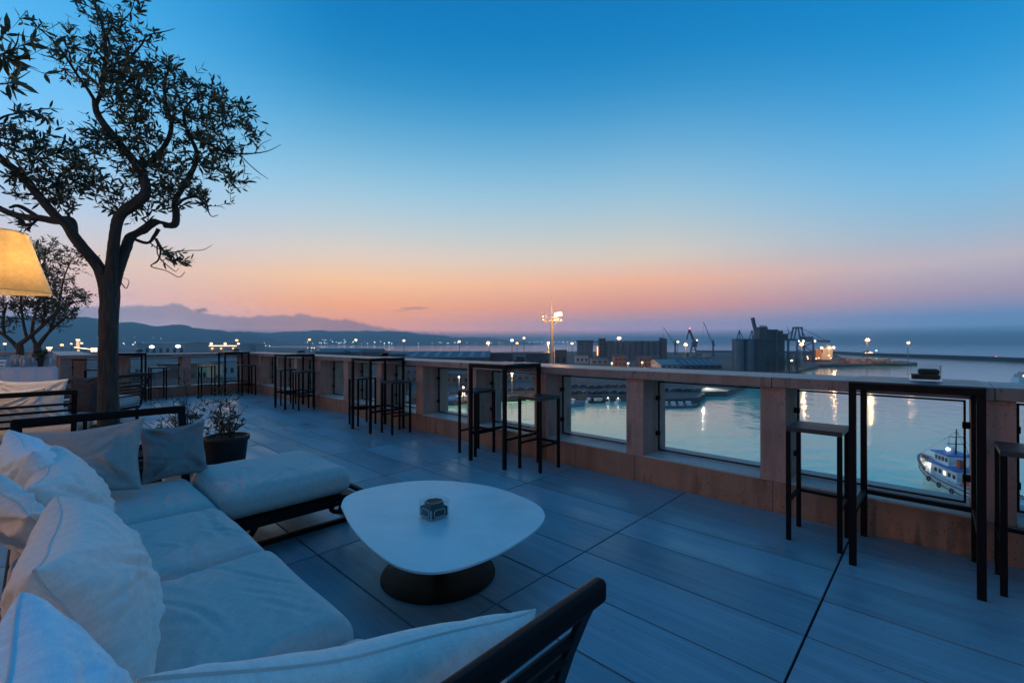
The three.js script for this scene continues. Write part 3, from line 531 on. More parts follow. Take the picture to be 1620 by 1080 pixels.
{
  const hn = [fbm(256, 5, 5, 5, 1201), fbm(256, 7, 7, 5, 1231), fbm(256, 4, 4, 5, 1261)];
  const veg = fbm(512, 10, 10, 5, 1301);
  const hillM = std('wooded hill', { map: texture(512, (i) => { const v = 0.012 + veg[i] * 0.03; return [toS(v * 0.8), toS(v), toS(v * 0.85)]; }, true, 1 / 900), roughness: 1 });
  function ridge(name, label, prof, zr, zf, zb, k, m) {             // prof: [px, py] of the skyline, at depth zr
    const pos = [], idx = [], nx = 220, nz = 18, x0 = prof[0][0], x1 = prof[prof.length - 1][0];
    const top = (px) => { let i = 0; while (i < prof.length - 2 && px > prof[i + 1][0]) i++; const t = (px - prof[i][0]) / (prof[i + 1][0] - prof[i][0]); const s = t * t * (3 - 2 * t); return prof[i][1] + (prof[i + 1][1] - prof[i][1]) * s; };
    for (let j = 0; j <= nz; j++) for (let i = 0; i <= nx; i++) {
      const px = x0 + ((x1 - x0) * i) / nx, t = j / nz, d = t < 0.6 ? zf + (zr - zf) * (t / 0.6) : zr + (zb - zr) * ((t - 0.6) / 0.4);
      const env = t < 0.6 ? Math.sin((t / 0.6) * PI / 2) : Math.cos(((t - 0.6) / 0.4) * PI / 2);
      const nv = hn[k][((j * 13) & 255) * 256 + ((i * 3) & 255)] - 0.5, small = hn[(k + 1) % 3][((i * 11 + j * 29) & 255) * 256 + ((i * 7) & 255)] - 0.5;
      const h = EYE.y + ((CY - top(px)) / F) * zr + (nv * 0.25 * (1 - Math.abs(t - 0.6)) * 0.3 + small * 0.025) * zr * 0.02;
      const y = LAND - 2 + (h - LAND) * env * (1 + (t === 0.6 ? 0 : nv * 0.35));
      const w = pt(px, CY, d); pos.push(w.x, y, w.z);
      if (i && j) { const a = (j - 1) * (nx + 1) + i - 1, b = a + 1, c = a + nx + 1, e = c + 1; idx.push(a, b, c, b, e, c); }
    }
    const g = new THREE.BufferGeometry(); g.setAttribute('position', new THREE.Float32BufferAttribute(pos, 3)); g.setIndex(idx); g.computeVertexNormals();
    tag(mesh(name, metres(g), m), label, 'hill', null, 'structure');
  }
  ridge('hills', 'dark wooded hills behind the lit town at the left', [[-500, 512], [-200, 500], [-60, 506], [40, 500], [90, 505], [130, 502], [150, 504], [185, 511], [208, 510], [222, 512], [245, 516], [275, 514.5], [292, 515], [310, 520], [320, 521], [345, 522], [362, 525], [380, 524], [392, 528], [420, 532], [440, 537], [470, 541], [500, 543]], 5200, 3800, 6400, 0, hillM);
  ridge('hills', 'paler low headland across the bay', [[360, 532], [395, 525.5], [430, 526.5], [470, 525], [500, 524], [525, 523.3], [560, 524.5], [590, 525], [615, 523.5], [640, 526], [670, 529.5], [700, 531.5], [730, 534], [760, 534], [785, 536], [810, 538], [835, 541], [860, 544]], 7600, 5250, 9000, 1, hillM);
}

// ---------------------------------------------------------------- lamps of the harbour
const glowM = (name, c, k) => std(name, { color: rgb(0.5, 0.5, 0.5), emissive: rgb(...c), emissiveIntensity: k });
const ORANGE = glowM('sodium lamp glow', [1, 0.42, 0.12], 2.6), WARM = glowM('warm lamp glow', [1, 0.62, 0.3], 3), COOL = glowM('white lamp glow', [0.9, 1, 0.92], 3), RED = glowM('red lamp glow', [1, 0.08, 0.06], 5), GREEN = glowM('green lamp glow', [0.2, 1, 0.5], 4);
M.steel = std('grey steel', { color: rgb(0.12, 0.125, 0.13), roughness: 0.6 });
M.blueSteel = std('blue steel', { color: rgb(0.03, 0.07, 0.14), roughness: 0.6 });
const ph = (p, py, depth) => EYE.y + ((CY - py) / F) * depth;       // height of a picture row at that depth
function mastLamp(px, py, depth, m, label, opt = {}) {
  const p = pt(px, CY, depth), top = ph(p, py, depth), y0 = opt.y0 ?? LAND, k = depth / F, r = (opt.r ?? 2.1) * k;
  const t = thing('lamp_mast', label, 'lamp', [p.x, y0, p.z], FACE, 'harbour lamp masts');
  mesh('pole', [new THREE.CylinderGeometry(0.28 * k + 0.08, 0.5 * k + 0.1, top - y0, 8).translate(0, (top - y0) / 2, 0)], M.steel, t);
  mesh('lamp_head', [rbox(r * 1.7, r * 0.5, r, 0, top - y0 + r * 0.55, 0, r * 0.1)], M.steel, t);
  mesh('lamp', [new THREE.SphereGeometry(r, 12, 8).scale(1, 0.75, 1).translate(0, top - y0 - r * 0.3, r * 0.3)], m, t);
  if (opt.light) { const l = new THREE.PointLight(opt.color ?? new THREE.Color(1, 0.5, 0.2), opt.light); l.position.copy(up(p, top - r * 0.3)).addScaledVector(FWD, -r * 2.2); l.shadow.radius = 25; l.castShadow = true; scene.add(l); }
  return t;
}
mastLamp(489.5, 536.5, 900, ORANGE, 'short orange lamp mast rising over the parapet left of the third bar table');
mastLamp(563, 537, 950, WARM, 'thin lamp mast with a pale head just left of the orange tower');
mastLamp(639, 538, 700, WARM, 'thin lamp mast standing before the bay, right of the third bar table');
mastLamp(726.5, 539.5, 640, WARM, 'thin lamp mast with a white head left of the red-footed one');
mastLamp(772.5, 542, 560, ORANGE, 'bright orange lamp mast at the end of the blue roof', { r: 2.8, light: 900 });
mastLamp(810, 537.5, 420, COOL, 'slim mast with a flat white head above the second ashtray', { r: 2.4 });
mastLamp(818, 542, 460, ORANGE, 'orange lamp mast close beside the flat white head', { r: 2.2 });
mastLamp(829, 534, 520, WARM, 'taller pale lamp mast left of the tall floodlight mast', { r: 2 });
mastLamp(867.5, 542.5, 430, ORANGE, 'orange lamp half hidden behind the floodlight mast', { r: 2.2, light: 3200 });
mastLamp(905, 542.5, 500, WARM, 'lamp mast at the left end of the grey silo block', { r: 2.2 });
mastLamp(1072.5, 540, 620, WARM, 'pale lamp mast beside the left jib crane', { r: 2 });
mastLamp(1084.5, 544.5, 560, ORANGE, 'bright orange lamp mast in front of the harbour cranes', { r: 3, light: 1500 });
mastLamp(1372, 537, 485, ORANGE, 'strong orange lamp mast on the end of the container pier', { r: 3.2, light: 1100 });
mastLamp(1437, 541.5, 498, WARM, 'tall thin lamp mast behind the nearest ashtray', { r: 2.2 , light: 200 });
mastLamp(1268, 543.5, 395, ORANGE, 'big orange lamp under the container gantry', { r: 3.2, light: 600 });
mastLamp(1252.5, 569.6, 330, WARM, 'small lamp among the dark trees right of the painted silo', { r: 1.8 });
mastLamp(968, 574, 420, WARM, 'first yellow street lamp left of the low houses', { r: 1.5, light: 160 });
mastLamp(993.5, 574, 420, WARM, 'second yellow street lamp beside the small square house', { r: 1.5, light: 160 });
mastLamp(1016, 573, 420, WARM, 'yellow street lamp at the left corner of the low house', { r: 1.5, light: 160 });
mastLamp(1038, 573, 420, WARM, 'yellow street lamp at the right corner of the low house', { r: 1.5, light: 160 });
mastLamp(98, 544.8, 520, ORANGE, 'orange lamp over the parapet behind the slim trees', { r: 2.4 });
mastLamp(112.5, 543.2, 640, WARM, 'small pale lamp left of the glowing tower', { r: 1.4 });
mastLamp(129, 542.2, 640, WARM, 'small pale lamp right of the glowing tower', { r: 1.7 });
mastLamp(7.5, 543.2, 560, WARM, 'lamp at the left edge between the slim trees', { r: 2 });
mastLamp(374.5, 537.5, 900, ORANGE, 'tall orange lamp at the end of the lit warehouse', { r: 2.2 });
mastLamp(377, 543, 850, WARM, 'white lamp low beside the tall orange one', { r: 1.8 });
mastLamp(1111, 602, 236, glowM('bright quay lamp glow', [1, 0.97, 0.82], 16), 'white quay lamp whose light streaks down the water', { r: 1.5 });
mastLamp(726, 596, 190, glowM('bright boat lamp glow', [0.95, 1, 0.8], 14), 'white quay lamp over the moored boats', { r: 1.2, light: 120, color: new THREE.Color(0.95, 1, 0.85) });
mastLamp(733, 612, 176, WARM, 'yellow quay lamp over the moored boats', { r: 1.5, light: 90 });
mastLamp(810, 590, 195, glowM('bright orange lamp glow', [1, 0.5, 0.14], 16), 'orange quay lamp behind the second bar table', { r: 1.6, light: 700 });
mastLamp(608, 577, 300, COOL, 'white lamp seen through the glass left of the third bar table', { r: 1.8, light: 150, color: new THREE.Color(0.9, 1, 0.85) });
mastLamp(540, 583, 240, COOL, 'greenish white lamp seen through the glass near the fourth bar table', { r: 1.8, light: 120, color: new THREE.Color(0.85, 1, 0.8) });
{ const p = pt(1111, CY, 236), l = new THREE.SpotLight(new THREE.Color(1, 0.97, 0.84), 2600, 0, 0.5, 0.5); l.position.copy(p).setY(ph(p, 602, 236)).addScaledVector(FWD, -1.2); l.target.position.copy(l.position).addScaledVector(FWD, -40).add(V(0, -3, 0)); l.shadow.radius = 14; l.castShadow = true; scene.add(l); scene.add(l.target); }
// the tall floodlight mast
{
  const Z = 159, p = pt(873, CY, Z), k = Z / F, y = (py) => ph(p, py, Z) - LAND;
  const t = thing('floodlight_mast', 'tall steel floodlight mast with a ring of glaring lamps and a long antenna', 'light mast', [p.x, LAND, p.z], FACE);
  const amber = std('painted mast', { color: rgb(0.2, 0.17, 0.15), roughness: 0.6 });
  mesh('pole', [new THREE.CylinderGeometry(0.42, 0.62, y(508), 12).translate(0, y(508) / 2, 0)], amber, t);
  mesh('antenna', [new THREE.CylinderGeometry(0.05, 0.13, y(468) - y(508), 8).translate(0, (y(468) + y(508)) / 2, 0)], amber, t);
  const ring = [], rails = [];
  for (let i = 0; i < 12; i++) { const a = (i / 12) * 2 * PI, b = ((i + 1) / 12) * 2 * PI, r = 3.0; ring.push(bar(V(r * Math.cos(a), y(507.5), r * Math.sin(a)), V(r * Math.cos(b), y(507.5), r * Math.sin(b)), 0.22)); rails.push(bar(V(r * Math.cos(a), y(503), r * Math.sin(a)), V(r * Math.cos(b), y(503), r * Math.sin(b)), 0.1)); if (i % 3 === 0) ring.push(bar(V(0.3 * Math.cos(a), y(513), 0.3 * Math.sin(a)), V(r * Math.cos(a), y(507.5), r * Math.sin(a)), 0.12), bar(V(0, y(507.5), 0), V(r * Math.cos(a), y(507.5), r * Math.sin(a)), 0.16)); }
  mesh('platform', ring, amber, t); mesh('railing', rails, amber, t);
  const lad = []; for (const s of [-1, 1]) lad.push(bar(V(-0.9 + s * 0.25, 2, 0.5), V(-0.9 + s * 0.25, y(540), 0.5), 0.07)); for (let q = 2; q < y(540); q += 0.9) lad.push(bar(V(-1.15, q, 0.5), V(-0.65, q, 0.5), 0.06));
  mesh('ladder', lad, amber, t);
  for (const [px, py, on] of [[858.5, 501, 1], [859, 506, 1], [857.5, 497, 0], [864, 499, 0], [877.5, 506, 1], [882, 505.5, 1], [887, 506.5, 1], [880, 498, 2], [885, 497, 2]]) {
    const x = (px - 873) * k, yy = y(py), z = on ? 1.2 : -0.5, r = on === 2 ? 0.95 : 0.26;
    const f = mesh('floodlight', [rbox(0.9, 0.75, 0.4, x, yy, z - 0.3, 0.06)], M.steel, t);
    if (on) mesh('lamp', [new THREE.SphereGeometry(r, 14, 10).scale(1, 0.85, 0.5).translate(x, yy, z)], on === 2 ? glowM('floodlight glow', [1, 0.5, 0.1], 1.5) : glowM('side floodlight glow', [1, 0.45, 0.12], 1), f);
  }
  const c = up(p, 0), L = (dx, py, dz, I) => { const l = new THREE.PointLight(new THREE.Color(1, 0.5, 0.18), I); l.position.copy(toSide(c, dx, -dz)).setY(ph(p, py, Z)); l.shadow.radius = 40; l.castShadow = true; scene.add(l); };
  L(2.2, 497.5, 5.5, 900); L(-3.4, 503, 3.4, 60);
}
// lights of the town and the far shore, too small and many to tell apart
{
  const r = rng(99), o = [], w = [], put = (list, px, py, d, s) => list.push(new THREE.SphereGeometry((s * 0.62 * d) / F, 6, 4).translate(...pt(px, py, d).toArray()));
  for (let i = 0; i < 46; i++) put(w, 430 + r() * 190, 539.5 + r() * 4.5, 5150 - r() * 100, 0.5 + r() * 0.7);
  for (let i = 0; i < 14; i++) put(w, 505 + r() * 40, 536.5 + r() * 4, 5600, 0.45 + r() * 0.4);
  for (let i = 0; i < 22; i++) put(w, 660 + r() * 150, 541.5 + r() * 1.6, 5150, 0.4 + r() * 0.55);
  for (let i = 0; i < 13; i++) put(w, 836 + i * 6.6 + r() * 3, 540.4 + r() * 1.6, 4200, 0.55 + r() * 0.35);
  for (let i = 0; i < 26; i++) put(i % 3 ? w : o, 180 + r() * 250, 541 + r() * 7, 1500 - r() * 200, 0.5 + r() * 0.6);
  for (let i = 0; i < 10; i++) put(w, 120 + r() * 280, 532 + r() * 8, 3780 , 0.35 + r() * 0.3);
  for (let i = 0; i < 24; i++) put(i % 2 ? w : o, 480 + r() * 150, 547 + r() * 8, 900 - r() * 150, 0.5 + r() * 0.5);
  tag(mesh('town_lights', w.map((g) => metres(g)), COOL), 'many tiny white lights of the town along the far shore', 'lights', null, 'stuff');
  tag(mesh('town_lights', o.map((g) => metres(g)), ORANGE), 'tiny orange lights scattered among the low land at the left', 'lights', null, 'stuff');
}

// ---------------------------------------------------------------- harbour buildings
const wallM = (r, g, b) => std('harbour wall', { color: rgb(r, g, b), roughness: 0.9, bumpMap: stoneBump, bumpScale: 0.01 });
const CON = std('stained silo concrete', { map: texture(1024, stoneF(0.15, [1, 1, 1]), true, 1 / 14), roughness: 0.9 }), DARKWALL = wallM(0.1, 0.09, 0.085), PALE = wallM(0.36, 0.35, 0.34), BRICKY = wallM(0.16, 0.1, 0.08), BLUEROOF = std('blue-grey sheet roof', { color: rgb(0.06, 0.1, 0.14), roughness: 0.7 }), DARKROOF = std('dark sheet roof', { color: rgb(0.03, 0.04, 0.055), roughness: 0.6 }), PALEROOF = std('pale sheet roof', { color: rgb(0.24, 0.23, 0.23), roughness: 0.7 }), WIN = std('dark window', { color: rgb(0.015, 0.018, 0.022), roughness: 0.15 });
// a house or shed given by its left and right edge, its eaves row and roof rise in the picture, standing at that depth
function house(name, label, cat, x0, x1, eave, depth, opt = {}) {
  const k = depth / F, w = (x1 - x0) * k, d = opt.d ?? w * 0.5, p = pt((x0 + x1) / 2, CY, depth + 0), h = ph(p, eave, depth) - LAND, rise = (opt.rise ?? 3) * k;
  const c = toSide(p, 0, d / 2), t = thing(name, label, cat, [c.x, LAND, c.z], FACE + (opt.turn ?? 0), opt.group);
  mesh('wall', metres(span(-w / 2, w / 2, 0, h, -d / 2, d / 2)), opt.wall ?? DARKWALL, t);
  if (opt.flat) mesh('roof', [span(-w / 2 - 0.3, w / 2 + 0.3, h, h + 0.5, -d / 2 - 0.3, d / 2 + 0.3)], opt.roof ?? DARKROOF, t);
  else {
    const sh = new THREE.Shape(), e = 0.6; sh.moveTo(-d / 2 - e, 0); sh.lineTo(d / 2 + e, 0); sh.lineTo(d / 2 + e, 0.25); sh.lineTo(0, rise + 0.25); sh.lineTo(-d / 2 - e, 0.25);
    mesh('roof', [new THREE.ExtrudeGeometry(sh, { depth: w + 2 * e, bevelEnabled: false }).rotateY(-PI / 2).translate(w / 2 + e, h + 0.01, 0)], opt.roof ?? DARKROOF, t);
  }
  const n = opt.windows ?? 0, rows = opt.rows ?? 1;
  for (let j = 0; j < rows; j++) for (let i = 0; i < n; i++) { const x = -w / 2 + ((i + 0.5) / n) * w, y = h * ((j + 0.6) / (rows + 0.35)), ww = (w / n) * 0.45, wh = (h / rows) * 0.32; mesh('window', [span(x - ww / 2, x + ww / 2, y - wh / 2, y + wh / 2, d / 2 - 0.05, d / 2 + 0.06)], opt.lit?.includes(i + j * n) ? WARM : WIN, t); }
  if (opt.skylights) for (let i = 0; i < opt.skylights; i++) { const x = -w / 2 + ((i + 0.5) / opt.skylights) * w; mesh('rooflight', [box(w / opt.skylights * 0.35, 0.12, d * 0.34, 0, 0, 0).rotateX(Math.atan2(rise, d / 2)).translate(x, h + 0.32 + rise / 2, d / 4)], PALEROOF, t); }
  return t;
}
house('warehouse', 'long blue-grey roofed warehouse behind the second bar table', 'warehouse', 640, 772, 566, 330, { rise: 9, wall: DARKWALL, roof: BLUEROOF, d: 60, windows: 9, skylights: 7 });
house('warehouse', 'dark flat warehouse behind the second ashtray', 'warehouse', 776, 872, 559, 360, { flat: true, wall: wallM(0.05, 0.06, 0.08), windows: 8 });
house('warehouse', 'low reddish warehouse right of the floodlight mast', 'warehouse', 878, 897, 554, 420, { flat: true, wall: BRICKY, windows: 2 });
house('warehouse', 'wide pale blue roof left of the dark hipped roof', 'warehouse', 498, 566, 557, 520, { rise: 5.5, roof: BLUEROOF, d: 50, windows: 6 });
house('warehouse', 'dark pitched roof before the bay', 'warehouse', 573, 600, 557, 480, { rise: 5, roof: DARKROOF, d: 26, windows: 3 });
house('warehouse', 'low blue-grey roof right of the dark pitched roof', 'warehouse', 602, 642, 560, 430, { rise: 3, roof: BLUEROOF, d: 40, windows: 4 });
house('warehouse', 'big pale shed with a bright roof edge under the hills', 'warehouse', 216, 292, 543, 760, { rise: 2, roof: PALEROOF, wall: PALE, d: 60, windows: 7 });
house('warehouse', 'pale block at the right end of the lit warehouse', 'warehouse', 381, 405, 543, 900, { flat: true, roof: PALEROOF, wall: PALE, d: 30 });
{ const t = house('warehouse', 'long lit warehouse with a bright strip of lamps under its roof', 'warehouse', 297, 379, 545, 860, { flat: true, wall: PALE, d: 40 });
  const k = 860 / F; mesh('lamp_strip', [span(-30 * k, 36 * k, 16.5, 17.6, 20.1, 20.6)], WARM, t); for (const x of [-19, -4, 18]) mesh('lamp', [new THREE.SphereGeometry(1.9 * k, 10, 8).translate(x * k, 21, 20.5)], WARM, t);
  for (const x of [-38, -33]) mesh('lit_door', [span((x - 2) * k, (x + 2) * k, 15, 21, 20.05, 20.4)], WARM, t);
  for (const x of [-29, -14, -2, 12, 31]) mesh('lamp', [new THREE.SphereGeometry(1.3 * k, 10, 8).translate(x * k, 12, 21.5)], ORANGE, t); }
for (const [px, py] of [[240, 548.5], [281.5, 547.5]]) { const p = pt(px, CY, 720), y = ph(p, py, 720); const t = thing('floodlight', `white floodlight ${px < 250 ? 'on the left' : 'on the right'} before the pale shed`, 'lamp', [p.x, LAND, p.z], FACE); mesh('pole', [new THREE.CylinderGeometry(0.2, 0.3, y - LAND, 8).translate(0, (y - LAND) / 2, 0)], M.steel, t); mesh('lamp', [new THREE.SphereGeometry(3, 12, 8).scale(1.35, 0.8, 0.6).translate(0, y - LAND, 0.5)], COOL, t); }
{ const p = pt(122.5, CY, 560), y = (py) => ph(p, py, 560) - LAND, t = thing('glowing_tower', 'short tower glowing orange beside the olive trunk', 'tower', [p.x, LAND, p.z], FACE); mesh('shaft', [new THREE.CylinderGeometry(1.5, 1.8, y(538.5), 12).translate(0, y(538.5) / 2, 0)], glowM('lit tower lamp', [1, 0.5, 0.2], 0.9), t); mesh('crown', [new THREE.CylinderGeometry(2.2, 1.6, 1.4, 12).translate(0, y(537.5), 0)], WARM, t); }
{ const a = thing('lit_ramp', 'bright lit ramp running down from the glowing tower', 'ramp', [0, 0, 0]), p0 = pt(117, 550.5, 540), p1 = pt(148, 554.2, 540); mesh('deck', [bar(p0, p1, 3, 1.2)], PALE, a); mesh('lamp_strip', [bar(p0.clone().add(V(0, 1, 0)), p1.clone().add(V(0, 1, 0)), 0.8, 0.7)], WARM, a); for (const q of [0.1, 0.5, 0.9]) { const p = p0.clone().lerp(p1, q); mesh('pier', [span(p.x - 0.6, p.x + 0.6, LAND, p.y - 0.6, p.z - 0.6, p.z + 0.6)], PALE, a); } }
{ const p = pt(152, CY, 520), t = thing('kiosk', 'small glowing building touching the olive trunk on its left', 'building', [p.x, LAND, p.z], FACE), y = (py) => ph(p, py, 520) - LAND; mesh('wall', [span(-4, 4, 0, y(549), -3, 3)], PALE, t); for (const x of [-2, 2]) mesh('lit_window', [span(x - 1.5, x + 1.5, y(556), y(550), 3.01, 3.2)], WARM, t); mesh('roof', [span(-4.4, 4.4, y(549), y(549) + 0.6, -3.4, 3.4)], DARKROOF, t); }
{ const p = pt(77.5, CY, 210), y = (py) => ph(p, py, 210) - LAND, t = thing('lamp_column', 'white glowing lamp column beside the end of the parapet', 'lamp', [p.x, LAND, p.z], FACE); mesh('pole', [new THREE.CylinderGeometry(0.5, 0.6, y(552), 10).translate(0, y(552) / 2, 0)], glowM('lamp column glow', [1, 0.72, 0.5], 0.5), t); mesh('lamp', [new THREE.CylinderGeometry(1.1, 0.7, 0.9, 12).translate(0, y(550.5), 0)], WARM, t); }
house('apartment_block', 'brown terraced block seen through the end wall glass', 'building', 249, 284, 577, 210, { flat: true, wall: BRICKY, windows: 5, rows: 4, lit: [7], d: 18 });
house('apartment_block', 'pale house with a lit yellow gable seen through the end wall glass', 'building', 311, 327, 577, 190, { wall: std('lit plaster', { color: rgb(0.5, 0.42, 0.25), roughness: 0.9 }), rise: 2, windows: 2, rows: 2, lit: [0], d: 10 });
house('apartment_block', 'low dark house seen through the glass right of the olive trunk', 'building', 206, 244, 590, 170, { wall: DARKWALL, rise: 4, windows: 4, d: 16 });
house('apartment_block', 'low blue roofed house under the corner bar table', 'building', 330, 372, 572, 300, { wall: PALE, roof: BLUEROOF, rise: 3, windows: 4, d: 20 });
house('apartment_block', 'dark house with small windows seen left of the fourth bar table', 'building', 410, 436, 574, 240, { wall: BRICKY, rise: 3, windows: 3, rows: 2, d: 14 });
house('apartment_block', 'reddish quay building seen through the glass right of the fourth bar table', 'building', 500, 545, 582, 230, { wall: BRICKY, rise: 2, windows: 5, rows: 2, lit: [3], d: 14 });
house('apartment_block', 'dark quay building behind the third bar table', 'building', 600, 660, 579, 250, { wall: DARKWALL, flat: true, windows: 7, rows: 2, lit: [2, 9], d: 14 });
house('quay_shed', 'long low brown shed on the quay left of the second bar table', 'shed', 686, 742, 592, 245, { wall: BRICKY, rise: 3, windows: 6, d: 12 });
house('quay_shed', 'long low pale shed on the quay behind the second bar table', 'shed', 762, 850, 592, 270, { wall: wallM(0.24, 0.16, 0.13), rise: 2.4, roof: PALEROOF, windows: 8, d: 12 });
// grey silo block
{
  const Z = 640, k = Z / F, p = pt(982, CY, Z), y = (py) => ph(p, py, Z) - LAND, X = (px) => (px - 982) * k, t = thing('grain_silo', 'long grey grain silo block of ribbed cells beyond the low houses', 'silo', [p.x, LAND, p.z], FACE);
  for (let i = 0; i < 4; i++) mesh('cell', metres(new THREE.CylinderGeometry(3.1 * k, 3.1 * k, y(540), 20).translate(X(916 + i * 6.4), y(540) / 2, 0)), CON, t);
  mesh('roof_gallery', [span(X(912), X(939), y(540), y(538.2), -4, 3)], DARKWALL, t);
  for (let i = 0; i < 9; i++) mesh('cell', metres(new THREE.CylinderGeometry(5.1 * k, 5.1 * k, y(541), 20).translate(X(961.5 + i * 9.7), y(541) / 2, 3)), CON, t);
  mesh('roof_gallery', [span(X(955), X(1048), y(541), y(539), -3, 6)], DARKWALL, t);
  mesh('head_tower', [span(X(947), X(956.5), 0, y(535), -2, 8)], DARKWALL, t);
  mesh('head_tower', [span(X(1044), X(1052), 0, y(536), -2, 9)], DARKWALL, t);
  const sl = new THREE.Shape(); sl.moveTo(X(1042.5), y(538.5)); sl.lineTo(X(1052), y(538.5)); sl.lineTo(X(1052), y(536)); sl.lineTo(X(1042.5), y(533.8)); mesh('head_house', [new THREE.ExtrudeGeometry(sl, { depth: 8, bevelEnabled: false })], DARKWALL, t);
  mesh('conveyor_bridge', [bar(V(X(938), y(541), 0), V(X(949), y(540), 0), 2.4, 1.6), bar(V(X(938), y(544.5), 0), V(X(949), y(544), 0), 2, 1.2)], M.steel, t);
  mesh('lamp', [span(X(944.6), X(946), y(562), y(548), 0, 0.8)], ORANGE, t);  // glow put into a strip for the lit gap, no lamp there
  const l = mesh('lamp', [new THREE.SphereGeometry(2.9 * k, 12, 8).scale(1.2, 0.8, 1).translate(X(978), y(535), 6)], WARM, t);
  const bands = []; for (let i = 0; i < 9; i++) for (const q of [0.25, 0.5, 0.75]) bands.push(new THREE.TorusGeometry(5.12 * k, 0.16, 5, 24).rotateX(PI / 2).translate(X(961.5 + i * 9.7), y(541) * q, 3)); mesh('band', bands, M.steel, t);
  for (let j = 0; j < 5; j++) for (const px of [949, 954]) mesh('window', [span(X(px) - 1.1, X(px) + 1.1, y(562 - j * 5.4), y(562 - j * 5.4) + 2.2, 7.9, 8.1)], WIN, t);
  for (let i = 0; i < 14; i++) mesh('window', [span(X(958 + i * 6.2), X(960.5 + i * 6.2), y(540.7), y(539.6), 5.95, 6.1)], i % 4 === 1 ? WIN : PALE, t);
  mesh('downpipe', [965, 985, 1005, 1030].map((px) => rod(V(X(px), 2, 9.2), V(X(px), y(541), 9.2), 0.35)), M.steel, t);
  mesh('antenna', [new THREE.CylinderGeometry(0.3, 0.4, y(534) - y(540), 6).translate(X(956.8), (y(534) + y(540)) / 2, 0)], M.steel, t);
}
house('house', 'low grey house at the foot of the silo cells on the left', 'building', 911, 931, 562, 500, { flat: true, wall: PALE, windows: 3, d: 10 });
house('house', 'low pale annex between the grey house and the square one', 'building', 936, 962, 567, 470, { flat: true, wall: wallM(0.2, 0.22, 0.24), windows: 3, d: 10 });
house('house', 'small square brown house below the silo block', 'building', 972, 991, 563, 432, { wall: BRICKY, rise: 2, windows: 3, rows: 2, d: 9 });
house('house', 'low brown house with lamps at both corners', 'building', 1012, 1045, 565, 430, { wall: BRICKY, rise: 2, windows: 5, rows: 2, d: 12 });
house('warehouse', 'shed with a broad pale roof left of the blue one', 'warehouse', 1046, 1082, 577, 400, { wall: PALE, roof: PALEROOF, rise: 7, d: 40, windows: 4 });
house('warehouse', 'shed with a dark blue ribbed roof left of the painted silo', 'warehouse', 1083, 1142, 578, 395, { wall: DARKWALL, roof: BLUEROOF, rise: 9, d: 44, windows: 6, skylights: 6 });
